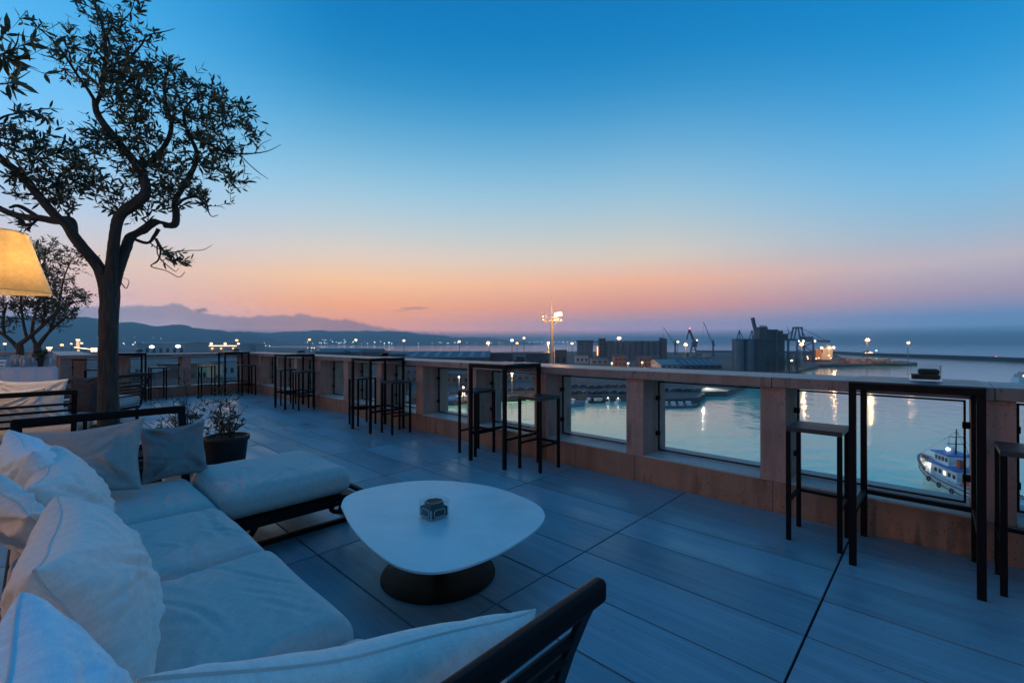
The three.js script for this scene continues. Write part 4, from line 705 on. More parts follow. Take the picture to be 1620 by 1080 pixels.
// painted silo
{
  const Z = 372, k = Z / F, p = pt(1204, CY, Z), y = (py) => ph(p, py, Z) - LAND, X = (px) => (px - 1204) * k, t = thing('painted_silo', 'tall blue-grey silo with round cells, pale painted patches and stepped towers on its roof', 'silo', [p.x, LAND, p.z], FACE);
  const paint = std('painted silo concrete', { map: texture(1024, (i) => { const c = stoneF(0.17, [0.9, 1, 1.08])(i), q = smooth(0.5, 0.56, st1[i]) * smooth(0.62, 0.58, st4[i]); return c.map((v) => v * (1 - q * 0.35) + 0.17 * q); }, true, 1 / 17), roughness: 0.85 });
  const plain = std('rendered silo concrete', { map: texture(1024, stoneF(0.11, [0.9, 1, 1.1]), true, 1 / 20), roughness: 0.9 });
  for (const px of [1170, 1186]) mesh('cell', metres(new THREE.CylinderGeometry(7.2 * k, 7.2 * k, y(537.5), 32).translate(X(px), y(537.5) / 2, 0)), paint, t);
  for (let i = 0; i < 12; i++) mesh('cell', metres(new THREE.CylinderGeometry(2.1 * k, 2.1 * k, y(537.5), 16).translate(X(1196 + i * 3.9), y(537.5) / 2, 0.4)), plain, t);
  mesh('back_wall', [span(X(1164), X(1243), 0, y(538), -6, -1)], plain, t);
  mesh('roof_slab', [span(X(1162.5), X(1244), y(537.5), y(536), -6, 3)], DARKWALL, t);
  mesh('head_tower', [span(X(1231), X(1244), y(536), y(528), -5, 2.5)], DARKWALL, t);
  mesh('head_tower', [span(X(1201), X(1214), y(536), y(517), -5, 1)], DARKWALL, t);
  mesh('head_tower', [span(X(1213.8), X(1230), y(536), y(521), -5, 1.5)], DARKWALL, t);
  mesh('head_tower', [span(X(1229.8), X(1238), y(528), y(523), -5, 1.2)], DARKWALL, t);
  const bands = []; for (const px of [1170, 1186]) for (const q of [0.2, 0.4, 0.6, 0.8]) bands.push(new THREE.TorusGeometry(7.22 * k, 0.1, 5, 32).rotateX(PI / 2).translate(X(px), y(537.5) * q, 0)); mesh('band', bands, M.steel, t);
  for (let j = 0; j < 4; j++) for (const px of [1234, 1238, 1241.5]) mesh('window', [span(X(px) - 0.6, X(px) + 0.6, y(535.2 - j * 1.9) , y(534.2 - j * 1.9), 2.45, 2.6)], WIN, t);
  for (let j = 0; j < 3; j++) for (const px of [1217, 1221, 1225, 1228]) mesh('window', [span(X(px) - 0.7, X(px) + 0.7, y(533 - j * 3.6), y(531.6 - j * 3.6), 1.45, 1.6)], WIN, t);
  mesh('stair_tower', [0, 1].map((q) => bar(V(X(1246), 0, q * 2), V(X(1246), y(536), q * 2), 0.4)).concat(Array.from({ length: 9 }, (_, i) => bar(V(X(1246), i * 4, i % 2 ? 0 : 2), V(X(1246), (i + 1) * 4, i % 2 ? 2 : 0), 0.3)))   , M.steel, t);
  mesh('roof_railing', [bar(V(X(1163), y(536) + 1, 2.9), V(X(1200), y(536) + 1, 2.9), 0.1), ...Array.from({ length: 12 }, (_, i) => bar(V(X(1163 + i * 3.3), y(536), 2.9), V(X(1163 + i * 3.3), y(536) + 1, 2.9), 0.08))], M.steel, t);
  mesh('pipe', [rod(V(X(1226), 0, 3.2), V(X(1226), y(521), 3.2), 0.4), rod(V(X(1209), y(536), 2), V(X(1209), y(518), 2), 0.3)], M.steel, t);
  for (const px of [1203, 1206, 1209, 1212]) mesh('vent', [new THREE.CylinderGeometry(0.5, 0.5, 1.4, 8).translate(X(px), y(517) + 0.6, 0)], M.steel, t);
  for (const px of [1170, 1190]) mesh('roof_frame', [bar(V(X(px - 4), y(536), 0), V(X(px), y(522), 0), 0.55), bar(V(X(px + 6), y(536), 0), V(X(px), y(522), 0), 0.4), bar(V(X(px + 1), y(536), 0), V(X(px), y(522), 0), 0.45)], M.blueSteel, t);
}
// cranes
function crane(label, base, tip, towerTop, Z, m = M.blueSteel) {     // slewing jib crane: [px, py] points
  const k = Z / F, p = pt(base[0], CY, Z), y = (py) => ph(p, py, Z) - LAND, X = (px) => (px - base[0]) * k, t = thing('harbour_crane', label, 'crane', [p.x, LAND, p.z], FACE), w = 1.3 * k;
  mesh('tower', [bar(V(0, 0, 0), V(0, y(towerTop), 0), w * 1.5), span(-w * 1.6, w * 1.6, 0, w * 1.5, -w * 1.6, w * 1.6)], m, t);
  mesh('cabin', [span(-w, w * 1.4, y(towerTop) * 0.62, y(towerTop) * 0.78, -w, w)], m, t);
  const a = V(0, y(towerTop) * 0.66, 0), b = V(X(tip[0]), y(tip[1]), 0), gs = [bar(a.clone().add(V(0, 0, w * 0.5)), b, w * 0.42), bar(a.clone().add(V(0, 0, -w * 0.5)), b, w * 0.42)];
  for (let i = 0; i < 12; i++) { const q = i / 12, s = i % 2 ? 1 : -1, u = a.clone().lerp(b, q).add(V(0, 0, s * w * 0.5 * (1 - q))), v = a.clone().lerp(b, q + 1 / 12).add(V(0, 0, -s * w * 0.5 * (1 - q - 1 / 12))); gs.push(bar(u, v, w * 0.24)); }
  mesh('jib', gs, m, t); mesh('stay', [bar(V(0, y(towerTop), 0), b, w * 0.14)], m, t); mesh('hook_rope', [bar(b, V(b.x, b.y * 0.55, 0), w * 0.1)], m, t);
  return t;
}
crane('left harbour crane with its long jib raised to the left', [1068.3, 556], [1050, 518], 538.5, 900);
crane('right harbour crane with the tallest jib, left of the painted silo', [1128.5, 557], [1113, 509], 537.5, 780);
{
  const Z = 820, k = Z / F, p = pt(1096, CY, Z), y = (py) => ph(p, py, Z) - LAND, X = (px) => (px - 1096) * k, t = thing('harbour_crane', 'middle harbour crane, a bent level-luffing one on a portal', 'crane', [p.x, LAND, p.z], FACE), m = M.blueSteel;
  mesh('portal', [bar(V(X(1093), 0, -3), V(X(1095), y(547), 0), 1.8), bar(V(X(1102), 0, 3), V(X(1099), y(547), 0), 1.8), bar(V(X(1093), y(553), 0), V(X(1102), y(553), 0), 1.2)], m, t);
  mesh('cabin', [span(X(1095), X(1102), y(549), y(541), -3, 3)], m, t);
  mesh('jib', [bar(V(X(1099), y(545), 0), V(X(1090.5), y(521), 0), 2.4), bar(V(X(1090.5), y(521), 0), V(X(1086.5), y(537), 0), 1.8), bar(V(X(1092), y(522), 0), V(X(1100), y(541), 0), 1.2)], m, t);
  mesh('counterweight', [span(X(1099.5), X(1103.5), y(543), y(537.5), -2, 2)], m, t);
  mesh('lamp', [new THREE.SphereGeometry(1.1 * k, 8, 6).translate(X(1091.5), y(519.5), 0)], RED, t); mesh('lamp', [new THREE.SphereGeometry(1.3 * k, 8, 6).translate(X(1102), y(538), 3)], WARM, t);
}
{ // thick raised boom behind the painted silo
  const Z = 440, k = Z / F, p = pt(1197, CY, Z), y = (py) => ph(p, py, Z) - LAND, X = (px) => (px - 1197) * k, t = thing('ship_loader', 'thick raised boom of a ship loader behind the painted silo', 'ship loader', [p.x, LAND, p.z], FACE);
  mesh('boom', [bar(V(X(1197.5), y(532), 0), V(X(1191), y(502.5), 0), 2.8, 2.4)], M.blueSteel, t); mesh('tower', [span(X(1193), X(1203), 0, y(530), -3, 3)], M.blueSteel, t); mesh('arm', [bar(V(X(1196), y(518), 0), V(X(1203), y(524), 0), 1.4)], M.blueSteel, t);
}
{ // ship-to-shore gantry
  const Z = 520, k = Z / F, p = pt(1266, CY, Z), y = (py) => ph(p, py, Z) - LAND, X = (px) => (px - 1266) * k, t = thing('container_gantry', 'container gantry crane with a level boom and tall A-frame right of the painted silo', 'crane', [p.x, LAND, p.z], FACE), m = M.blueSteel;
  for (const [a, b] of [[1253, 1255], [1280, 1279.5]]) for (const z of [-8, 8]) mesh('leg', [bar(V(X(a), 0, z), V(X(b), y(538), z), 1.4)], m, t);
  mesh('sill_beam', [bar(V(X(1253), y(560), 8), V(X(1280), y(560), 8), 1.2), bar(V(X(1253), y(560), -8), V(X(1280), y(560), -8), 1.2)], m, t);
  for (const z of [-2.5, 2.5]) mesh('boom', [bar(V(X(1244), y(537), z), V(X(1311), y(540), z), 1.3, 2.4)], m, t);
  for (const z of [-3, 3]) mesh('a_frame', [bar(V(X(1254), y(537), z), V(X(1258), y(518), z), 1.2), bar(V(X(1269), y(537), z), V(X(1266), y(518), z), 1.2), bar(V(X(1257), y(518), z), V(X(1267), y(518), z), 1.4)], m, t);
  mesh('stay', [bar(V(X(1266.5), y(518), 0), V(X(1309), y(539), 0), 0.35), bar(V(X(1266.5), y(518), 0), V(X(1276), y(536), 0), 0.5), bar(V(X(1257.5), y(519), 0), V(X(1245), y(531), 0), 0.4), bar(V(X(1257.5), y(519), 0), V(X(1245), y(536), 0), 0.4), bar(V(X(1262), y(518), 0), V(X(1268), y(535), 0), 0.4)], m, t);
  mesh('machine_house', [span(X(1271), X(1284), y(537), y(532.5), -3.5, 3.5)], m, t);
  for (const px of [1260, 1268, 1286]) mesh('lamp', [new THREE.SphereGeometry(1.5 * k, 10, 8).translate(X(px), y(539.5), 4)], COOL, t);
  mesh('brace', [bar(V(X(1253), y(556), 8), V(X(1279), y(541), 8), 0.8), bar(V(X(1279), y(556), 8), V(X(1255), y(541), 8), 0.8)], m, t);
}
// ships
function ship(name, label, cat, Z, x0, x1, water, deck, parts, hullM) {   // parts: [x0, x1, y0, y1, depth, material]
  const k = Z / F, cx = (x0 + x1) / 2, p = pt(cx, CY, Z), y = (py) => ph(p, py, Z) - SEA, X = (px) => (px - cx) * k, t = thing(name, label, cat, [p.x, SEA, p.z], FACE), w = (x1 - x0) * k, b = w * 0.16;
  const sh = new THREE.Shape(); sh.moveTo(-w / 2, -b / 2); sh.lineTo(w * 0.32, -b / 2); sh.quadraticCurveTo(w * 0.46, -b * 0.4, w / 2, 0); sh.quadraticCurveTo(w * 0.46, b * 0.4, w * 0.32, b / 2); sh.lineTo(-w / 2, b / 2);
  mesh('hull', [new THREE.ExtrudeGeometry(sh, { depth: y(deck) + 1, bevelEnabled: false }).rotateX(-PI / 2).translate(0, -1, 0)], hullM, t);
  for (const [a, c, lo, hi, d, m, n] of parts) mesh(n ?? 'superstructure', [span(X(a), X(c), y(lo), y(hi), -b * d / 2, b * d / 2)], m, t);
  return { t, X, y, k, b };
}
{
  const ORP = std('orange ship paint', { color: rgb(0.55, 0.22, 0.07), roughness: 0.6 }), CRM = std('cream ship paint', { color: rgb(0.6, 0.52, 0.38), roughness: 0.6 });
  const s = ship('cargo_ship', 'lit cargo ship moored under the container gantry', 'ship', 545, 1276, 1326, 575, 569, [[1289, 1297, 569, 553, 0.9, ORP, 'hold_cover'], [1297, 1314, 569, 558, 1, CRM], [1300, 1314, 558, 550, 0.8, CRM], [1307, 1313, 550, 546, 0.5, CRM, 'bridge'], [1315, 1317.5, 569, 548, 0.15, CRM, 'funnel'], [1280, 1288, 569, 562, 0.9, BRICKY, 'hold_cover']], std('dark ship hull', { color: rgb(0.03, 0.035, 0.05), roughness: 0.5 }));
  for (const [x, yy] of [[1297, 550], [1309.5, 550], [1316, 549.5]]) mesh('lamp', [new THREE.SphereGeometry(2 * s.k, 10, 8).translate(s.X(x), s.y(yy), s.b * 0.6)], WARM, s.t);
  for (const [x, yy] of [[1274, 564], [1275, 567], [1292, 566], [1308, 562], [1311, 566], [1288, 567]]) mesh('lamp', [new THREE.SphereGeometry(0.95 * s.k, 8, 6).translate(s.X(x), s.y(yy), s.b * 0.7)], WARM, s.t);
  const l = new THREE.PointLight(new THREE.Color(1, 0.5, 0.2), 700); l.position.copy(toSide(s.t.position, s.X(1304), -s.b * 0.6 - 14)).setY(SEA + s.y(549)); l.shadow.radius = 60; l.castShadow = true; scene.add(l);
  const q = ship('coaster', 'small lit ship passing inside the breakwater', 'ship', 885, 1364, 1406, 562.4, 559.6, [[1366, 1378, 559.6, 556, 1, PALE], [1369, 1375, 556, 554.5, 0.7, PALE, 'bridge']], std('dark coaster hull', { color: rgb(0.05, 0.04, 0.045), roughness: 0.5 }));
  for (const [x, yy] of [[1367, 558.5], [1371, 558.8], [1374, 557], [1377, 558.5]]) mesh('lamp', [new THREE.SphereGeometry(1.1 * q.k, 8, 6).translate(q.X(x), q.y(yy), q.b * 0.6)], WARM, q.t);
  mesh('lamp', [new THREE.SphereGeometry(1.1 * q.k, 8, 6).translate(q.X(1387), q.y(554.5), 0)], GREEN, q.t); mesh('mast', [new THREE.CylinderGeometry(0.3, 0.4, q.y(554.5) - q.y(560), 6).translate(q.X(1387), (q.y(554.5) + q.y(560)) / 2, 0)], M.steel, q.t);
  const f = ship('ferry', 'white bow of a ferry cut off by the right edge', 'ship', 290, 1606, 1680, 606, 597, [[1611, 1670, 597, 591.5, 1, PALE], [1616, 1670, 591.5, 588, 0.8, PALE, 'bridge']], std('white ship hull', { color: rgb(0.6, 0.6, 0.62), roughness: 0.5 }));
  mesh('lamp', [new THREE.SphereGeometry(1.2 * f.k, 8, 6).translate(f.X(1613), f.y(594), f.b * 0.55)], WARM, f.t);
}
{ const p = pt(1617, CY, 610), y = (py) => ph(p, py, 610) - SEA, t = thing('pier_head', 'dark square block at the near end of the breakwater', 'building', [p.x, SEA, p.z], FACE); mesh('wall', [span(-4.2, 6, -2, y(568.4), -5, 5)], DARKWALL, t); mesh('roof', [span(-4.6, 6.4, y(568.4), y(567.4), -5.4, 5.4)], DARKROOF, t); }
{ const p = pt(1576.5, CY, 668), y = (py) => ph(p, py, 668) - SEA, t = thing('beacon', 'small red beacon on the breakwater', 'beacon', [p.x, SEA + 5, p.z], FACE); mesh('tower', [new THREE.CylinderGeometry(0.9, 1.3, y(566.5) - 5, 10).translate(0, (y(566.5) - 5) / 2, 0)], PALE, t); mesh('lamp', [new THREE.SphereGeometry(2.0, 10, 8).translate(0, y(565.5) - 5, 0)], RED, t); }
// stacked goods on the pier and the quays
{
  const r = rng(61), cols = [[0.3, 0.14, 0.08], [0.34, 0.2, 0.12], [0.4, 0.3, 0.22], [0.26, 0.1, 0.07], [0.36, 0.28, 0.2]].map((c) => std('container paint', { color: rgb(...c), roughness: 0.7, bumpMap: texture(64, (i) => (i % 8 < 4 ? 1 : 0), false, 0.5), bumpScale: 0.05 }));
  let first = null, n = 0; const words = ['first', 'second', 'third', 'fourth', 'fifth', 'sixth', 'seventh', 'eighth', 'ninth', 'tenth', 'eleventh', 'twelfth', 'thirteenth', 'fourteenth'];
  for (let i = 0; i < 14; i++) {
    const px = 1322 + i * 8.2, Z = 500 - i * 0.6, h = (i < 4 ? 6.2 : i < 11 ? 5.6 : 3) * (0.8 + r() * 0.35), p = pt(px, CY, Z), w = 4.6 + r() * 2.2;
    const t = thing('container_stack', `${words[i]} rust-coloured stack of goods from the left on the lit pier`, 'container stack', [p.x, LAND, p.z], FACE, 'stacks on the lit pier'); const m = cols[Math.floor(r() * 5)];
    mesh('container', [span(-w / 2, w / 2, 0.01, h * 0.5, -3, 3, 0.05)], m, t); mesh('container', [span(-w / 2 + r() * 0.8, w / 2 - r() * 0.8, h * 0.5 + 0.02, h, -2.8, 2.8, 0.05)], cols[Math.floor(r() * 5)], t);
  }
  for (const [px, Z, n2] of [[1087, 700, 'left'], [1096, 690, 'middle'], [1104, 700, 'right'], [1118, 640, 'lone']]) {
    const p = pt(px, CY, Z), t = thing('container_stack', `${n2} orange-lit container stack in front of the harbour cranes`, 'container stack', [p.x, LAND, p.z], FACE, 'stacks before the cranes');
    for (let j = 0; j < 2; j++) mesh('container', [span(-4, 4, j * 3 + 0.02, j * 3 + 3, -3, 3, 0.05)], cols[(j + px) % 5], t);
  }
}
// trees on the quay before the painted silo, and along the left
function leafCloud(n, rx, ry, rz, s, r) {
  const pos = [];
  for (let i = 0; i < n; i++) {
    const a = r() * 2 * PI, b = Math.acos(2 * r() - 1), q = Math.pow(r(), 0.4), c = [Math.sin(b) * Math.cos(a) * rx * q, Math.cos(b) * ry * q, Math.sin(b) * Math.sin(a) * rz * q], k = s * (0.6 + r() * 0.8);
    const u = V(r() - 0.5, r() - 0.5, r() - 0.5).normalize().multiplyScalar(k), v = V(r() - 0.5, r() - 0.5, r() - 0.5).normalize().multiplyScalar(k * 0.7), o = V(...c);
    pos.push(...o.clone().add(u).toArray(), ...o.clone().add(v).toArray(), ...o.clone().sub(u).toArray(), ...o.clone().sub(u).toArray(), ...o.clone().sub(v).toArray(), ...o.clone().add(u).toArray());
  }
  const g = new THREE.BufferGeometry(); g.setAttribute('position', new THREE.Float32BufferAttribute(pos, 3)); g.computeVertexNormals(); return metres(g);
}
{
  const r = rng(77), lm = std('dark tree foliage', { color: rgb(0.035, 0.05, 0.03), roughness: 0.9, side: THREE.DoubleSide });
  for (const [px, top, Z, w, label] of [[1215, 560, 345, 9, 'dark bushy tree low against the painted silo on the left'], [1225, 549, 345, 10, 'tallest dark tree against the painted silo'], [1237, 562, 340, 12, 'dark tree at the right corner of the painted silo'], [1249, 556, 335, 12, 'dark tree between the painted silo and the orange lamp'], [1261, 560, 330, 11, 'dark tree at the water end of the row by the silo'], [548, 553, 430, 16, 'low green tree among the roofs before the bay'], [218, 583, 150, 16, 'dark tree seen through the glass at the left of the end wall'], [300, 588, 150, 14, 'dark round tree seen through the glass of the end wall'], [345, 590, 150, 18, 'dark tree under the lit yellow gable'], [640, 597, 190, 14, 'dark quay tree behind the third bar table']]) {
    const k = Z / F, p = pt(px, CY, Z), h = ph(p, top, Z) - LAND, rx = (w / 2) * k, t = thing('quay_tree', label, 'tree', [p.x, LAND, p.z], 0, 'dark trees on the quays');
    mesh('trunk', [limb([V(0, 0, 0), V(0.2, h * 0.3, 0.1), V(0, h * 0.6, 0)], [0.35, 0.25, 0.12], 6, 3)], M.bark, t);
    mesh('crown', leafCloud(520, rx, h * 0.42, rx, Math.max(0.35, rx * 0.12), r).translate(0, h * 0.58, 0), lm, t);
  }
}
// parked cars on the quays
{
  const cm = [[0.02, 0.02, 0.025], [0.05, 0.05, 0.055], [0.14, 0.14, 0.15], [0.03, 0.04, 0.08], [0.12, 0.02, 0.02]].map((c) => std('car paint', { color: rgb(...c), roughness: 0.5 }));
  let first = null; const r = rng(88);
  const make = (label) => {
    const t = first = thing('parked_car', label, 'car', [0, 0, 0], 0, 'cars parked along the quay');
    const prof = new THREE.Shape([[-2.1, 0.25], [2.1, 0.25], [2.15, 0.7], [1.2, 0.95], [0.6, 1.42], [-1.1, 1.45], [-1.7, 1], [-2.15, 0.9]].map(([a, b]) => new THREE.Vector2(a, b)));
    mesh('body', [new THREE.ExtrudeGeometry(prof, { depth: 1.55, bevelEnabled: true, bevelSize: 0.08, bevelThickness: 0.08, bevelSegments: 2 }).translate(0, 0, -0.78)], cm[0], t);
    mesh('window', [span(-1.15, 0.7, 1.0, 1.32, 0.861, 0.875), span(-1.15, 0.7, 1.0, 1.32, -0.875, -0.861)], WIN, t);
    for (const x of [-1.35, 1.35]) for (const z of [-0.8, 0.8]) mesh('wheel', [new THREE.CylinderGeometry(0.33, 0.33, 0.2, 14).rotateX(PI / 2).translate(x, 0.33, z)], M.black, t);
    return t;
  };
  const nth = ['first', 'second', 'third', 'fourth', 'fifth', 'sixth', 'seventh', 'eighth', 'ninth', 'tenth', 'eleventh', 'twelfth', 'thirteenth', 'fourteenth'];
  const rows = [[896, 990, 7, 623, 'front quay row in the middle pane'], [893, 992, 8, 613, 'back quay row in the middle pane'], [1052, 1108, 6, 619, 'pier row beside the covered boats'], [764, 845, 6, 617, 'quay row behind the second bar table']];
  for (const [x0, x1, n, py, where] of rows) for (let i = 0; i < n; i++) {
    const p = ground(x0 + ((i + 0.3 + r() * 0.3) / n) * (x1 - x0), py + (r() - 0.5) * 1.5), label = `${nth[i]} car from the left in the ${where}`;
    const c = first ? copy(first, label, p, FACE + 0.25 + (r() - 0.5) * 0.1) : make(label); c.position.copy(p).setY(LAND + 0.01); c.rotation.y = FACE + 0.25 + (r() - 0.5) * 0.1; c.children[0].material = cm[Math.floor(r() * 5)];
  }
}
// moored boats
const HULLW = std('white boat hull', { color: rgb(0.85, 0.86, 0.87), roughness: 0.45, map: texture(512, (i) => { const v = 0.8 + (scuff[i] - 0.5) * 0.5; return [toS(v), toS(v * 0.98), toS(v * 0.95)]; }, true, 0.3) }), HULLB = std('blue boat hull', { color: rgb(0.08, 0.2, 0.4), roughness: 0.45 }), HULLD = std('dark boat hull', { color: rgb(0.03, 0.035, 0.045), roughness: 0.5 }), BOATBLUE = std('blue boat paint', { color: rgb(0.04, 0.17, 0.45), roughness: 0.5 }), BOATRED = std('red boat paint', { color: rgb(0.45, 0.06, 0.03), roughness: 0.55 });
function hullGeo(L, B, D, sheer, close = true) {                    // bow at +x, waterline y = 0, deck at D
  const nx = 26, ny = 8, pos = [], idx = [];
  for (const s of [1, -1]) {
    const base = pos.length / 3;
    for (let i = 0; i <= nx; i++) for (let j = 0; j <= ny; j++) {
      const t = i / nx, v = j / ny, full = Math.pow(Math.max(0, 1 - Math.pow(Math.max(0, (t - 0.45) / 0.55), 2.2)), 0.8) * (0.82 + 0.18 * Math.min(1, t / 0.2));
      const flare = 0.55 + 0.45 * Math.pow(v, 0.7), top = D * (1 + sheer * Math.pow(Math.max(0, t - 0.4) / 0.6, 2)), x = -L / 2 + t * L * (0.93 + 0.07 * v) ;
      pos.push(x, -1 + (top + 1) * v, (s * B * full * flare) / 2);
      if (i && j) { const a = base + (i - 1) * (ny + 1) + j - 1, b = a + ny + 1; s > 0 ? idx.push(a, b, a + 1, b, b + 1, a + 1) : idx.push(a, a + 1, b, b, a + 1, b + 1); }
    }
  }
  const h = (nx + 1) * (ny + 1);
  for (let i = 0; i < nx; i++) { const a = i * (ny + 1) + ny - 1, b = a + ny + 1; idx.push(a, b, a + h, b, b + h, a + h); }
  for (let j = 0; j < ny; j++) idx.push(j, j + 1, j + h, j + 1, j + 1 + h, j + h);
  const g = new THREE.BufferGeometry(); g.setAttribute('position', new THREE.Float32BufferAttribute(pos, 3)); g.setIndex(idx); g.computeVertexNormals();
  return metres(g.toNonIndexed());
}
{ // the white fishing boat under the nearest bar table
  const bow = S(1457, 750), L = 25, B = 7.2, D = 2.1, SH = 0.62, t = thing('fishing_boat', 'white fishing boat with a lit blue-roofed wheelhouse under the nearest bar table', 'boat');
  const stern = S(1556, 796), d = bow.clone().sub(stern).normalize(), c = bow.clone().addScaledVector(d, -L / 2); t.position.set(c.x, SEA, c.z); t.rotation.y = Math.atan2(-d.z, d.x);
  const deckY = (q) => D * (1 + SH * Math.pow(Math.max(0, q - 0.4) / 0.6, 2)), half = (q) => (B * Math.pow(Math.max(0, 1 - Math.pow(Math.max(0, (q - 0.45) / 0.55), 2.2)), 0.8) * (0.82 + 0.18 * Math.min(1, q / 0.2))) / 2;
  const edge = (s, lift, inset, q0 = 0, q1 = 1, n = 14) => Array.from({ length: n + 1 }, (_, i) => { const q = q0 + ((q1 - q0) * i) / n; return V(-L / 2 + q * L, deckY(q) + lift, s * Math.max(0, half(q) - inset)); });
  mesh('hull', hullGeo(L, B, D, SH), HULLW, t);
  mesh('gunwale', [1, -1].map((s) => limb(edge(s, 0.05, 0), [0.13, 0.13], 6, 3)), HULLD, t);
  mesh('rubbing_strake', [1, -1].map((s) => limb(edge(s, -0.7, -0.02, 0, 0.9), [0.1, 0.1], 6, 3)), HULLD, t);
  mesh('bow_bulwark', [1, -1].map((s) => limb(edge(s, 0.42, 0.02, 0.72, 1, 8), [0.26, 0.3], 6, 3)), std('dark blue bulwark', { color: rgb(0.03, 0.05, 0.09), roughness: 0.5 }), t);
  const rl = []; for (const s of [1, -1]) { for (const lift of [0.5, 0.95]) rl.push(limb(edge(s, lift, 0.15, 0.05, 0.72), [0.035, 0.035], 5, 3)); for (let i = 0; i <= 12; i++) { const q = 0.05 + (0.67 * i) / 12; rl.push(rod(V(-L / 2 + q * L, deckY(q), s * (half(q) - 0.15)), V(-L / 2 + q * L, deckY(q) + 0.95, s * (half(q) - 0.15)), 0.035, 0.035, 5)); } } mesh('deck_railing', rl, HULLW, t);
  const cab = mesh('wheelhouse', [span(-3.4, 3.4, 1.95, 4.1, -1.9, 1.9, 0.12), span(-0.8, 2.9, 4.1, 6.0, -1.6, 1.6, 0.12)], HULLW, t);
  const lit = glowM('lit wheelhouse window', [1, 0.84, 0.58], 1.7); for (const [x, y] of [[-2.8, 3], [-1.6, 3], [-0.4, 3], [0.8, 3], [2, 3]]) for (const s of [1, -1]) mesh('lit_window', [span(x - 0.34, x + 0.34, y - 0.3, y + 0.38, s * 1.9 - 0.03, s * 1.9 + 0.03)], x === -0.4 ? lit : WIN, cab);
  for (const x of [-0.3, 0.6, 1.5, 2.4]) for (const s of [1, -1]) mesh('window', [span(x - 0.32, x + 0.32, 4.9, 5.6, s * 1.6 - 0.03, s * 1.6 + 0.03)], WIN, cab); for (const z of [-1, 0, 1]) mesh('window', [span(2.88, 2.93, 4.9, 5.6, z - 0.4, z + 0.4)], WIN, cab); mesh('door', [span(3.38, 3.43, 2.05, 3.8, 0.4, 1.1)], lit, cab);
  mesh('roof', [span(-3.9, 4.2, 4.1, 4.3, -2.5, 2.5, 0.08), span(-1.2, 3.5, 6.0, 6.22, -2.0, 2.0, 0.1)], BOATBLUE, t);
  mesh('life_raft', [new THREE.CapsuleGeometry(0.35, 0.8, 4, 10).rotateZ(PI / 2).translate(-2.4, 4.75, 0.9)], HULLW, t); mesh('funnel', [rbox(0.8, 1.5, 0.7, -2.2, 5.0, -0.7, 0.1)], BOATRED, t);
  mesh('deck_house', [span(-7.4, -4.2, 2.0, 2.9, -1.7, 1.7, 0.08)], BOATRED, t); mesh('net_drum', [new THREE.CylinderGeometry(0.75, 0.75, 2.6, 16).rotateX(PI / 2).translate(-8.8, 3.0, 0)], HULLD, t);
  const rr = rng(5); for (let i = 0; i < 9; i++) mesh('fish_crate', [rbox(0.8, 0.45, 0.6, -5 + rr() * 1.2 - i * 0.35, 2.35, 2.0 + (rr() - 0.5) * 0.7 , 0.04)], [std('ochre crate', { color: rgb(0.4, 0.24, 0.08), roughness: 0.7 }), HULLB, PALE][i % 3], t);
  mesh('dinghy', [hullGeo(3.2, 1.3, 0.6, 0.4).rotateY(0.2).translate(-6, 3.6, 0.9)], HULLW, t);
  const ms = [rod(V(0.2, 6, 0), V(0, 10.6, 0), 0.16, 0.08), rod(V(0.1, 9.2, -1), V(0.1, 9.2, 1), 0.06), rod(V(0.1, 8.0, -1.3), V(0.1, 8.0, 1.3), 0.07), rod(V(0, 10.2, 0), V(-9, 3, 1.5), 0.025), rod(V(0, 10.2, 0), V(-9, 3, -1.5), 0.025), rod(V(0, 10.2, 0), V(10.6, 3.7, 0), 0.025), rod(V(0.1, 9.2, 1), V(-0.6, 6.1, 1.4), 0.03), rod(V(0.1, 9.2, -1), V(-0.6, 6.1, -1.4), 0.03)]; mesh('mast', ms, HULLD, t);
  mesh('radar', [rbox(1.5, 0.22, 0.3, 0.9, 7.3, 0, 0.05), rod(V(0.9, 6.2, 0), V(0.9, 7.2, 0), 0.12)], HULLW, t);
  mesh('gantry', [rod(V(-9.6, 2.1, -2.2), V(-9.2, 6.6, -1.8), 0.14), rod(V(-9.6, 2.1, 2.2), V(-9.2, 6.6, 1.8), 0.14), rod(V(-9.2, 6.6, -1.9), V(-9.2, 6.6, 1.9), 0.14)], HULLD, t);
  mesh('lamp', [new THREE.SphereGeometry(0.3, 12, 8).translate(3.3, 6.45, 0.6)], COOL, t); mesh('lamp', [new THREE.SphereGeometry(0.26, 12, 8).scale(1.6, 0.6, 1).translate(4.1, 4.05, 0.7)], COOL, t); mesh('lamp', [new THREE.SphereGeometry(0.26, 12, 8).scale(1.6, 0.6, 1).translate(-3.7, 4.05, 1.6)], WARM, t);
  for (let i = 0; i < 5; i++) { const q = 0.12 + i * 0.13; mesh('fender', [new THREE.TorusGeometry(0.36, 0.14, 6, 12).translate(-L / 2 + q * L, deckY(q) - 0.75, half(q) + 0.1)], HULLD, t); mesh('fender', [new THREE.TorusGeometry(0.36, 0.14, 6, 12).translate(-L / 2 + q * L, deckY(q) - 0.75, -half(q) - 0.1)], HULLD, t); }
  for (const c of t.children) if (!/hull|gunwale|strake|bulwark|railing|fender/.test(c.name)) c.position.x += 2.4;
  for (const [x, y, z, I] of [[9.2, 4.4, 1.6, 60], [1.2, 4.4, 5.4, 35]]) { const l = new THREE.PointLight(new THREE.Color(1, 0.88, 0.66), I); l.position.set(x, y, z).applyMatrix4(new THREE.Matrix4().makeRotationY(t.rotation.y)).add(t.position); l.shadow.radius = 10; l.castShadow = true; scene.add(l); }
}
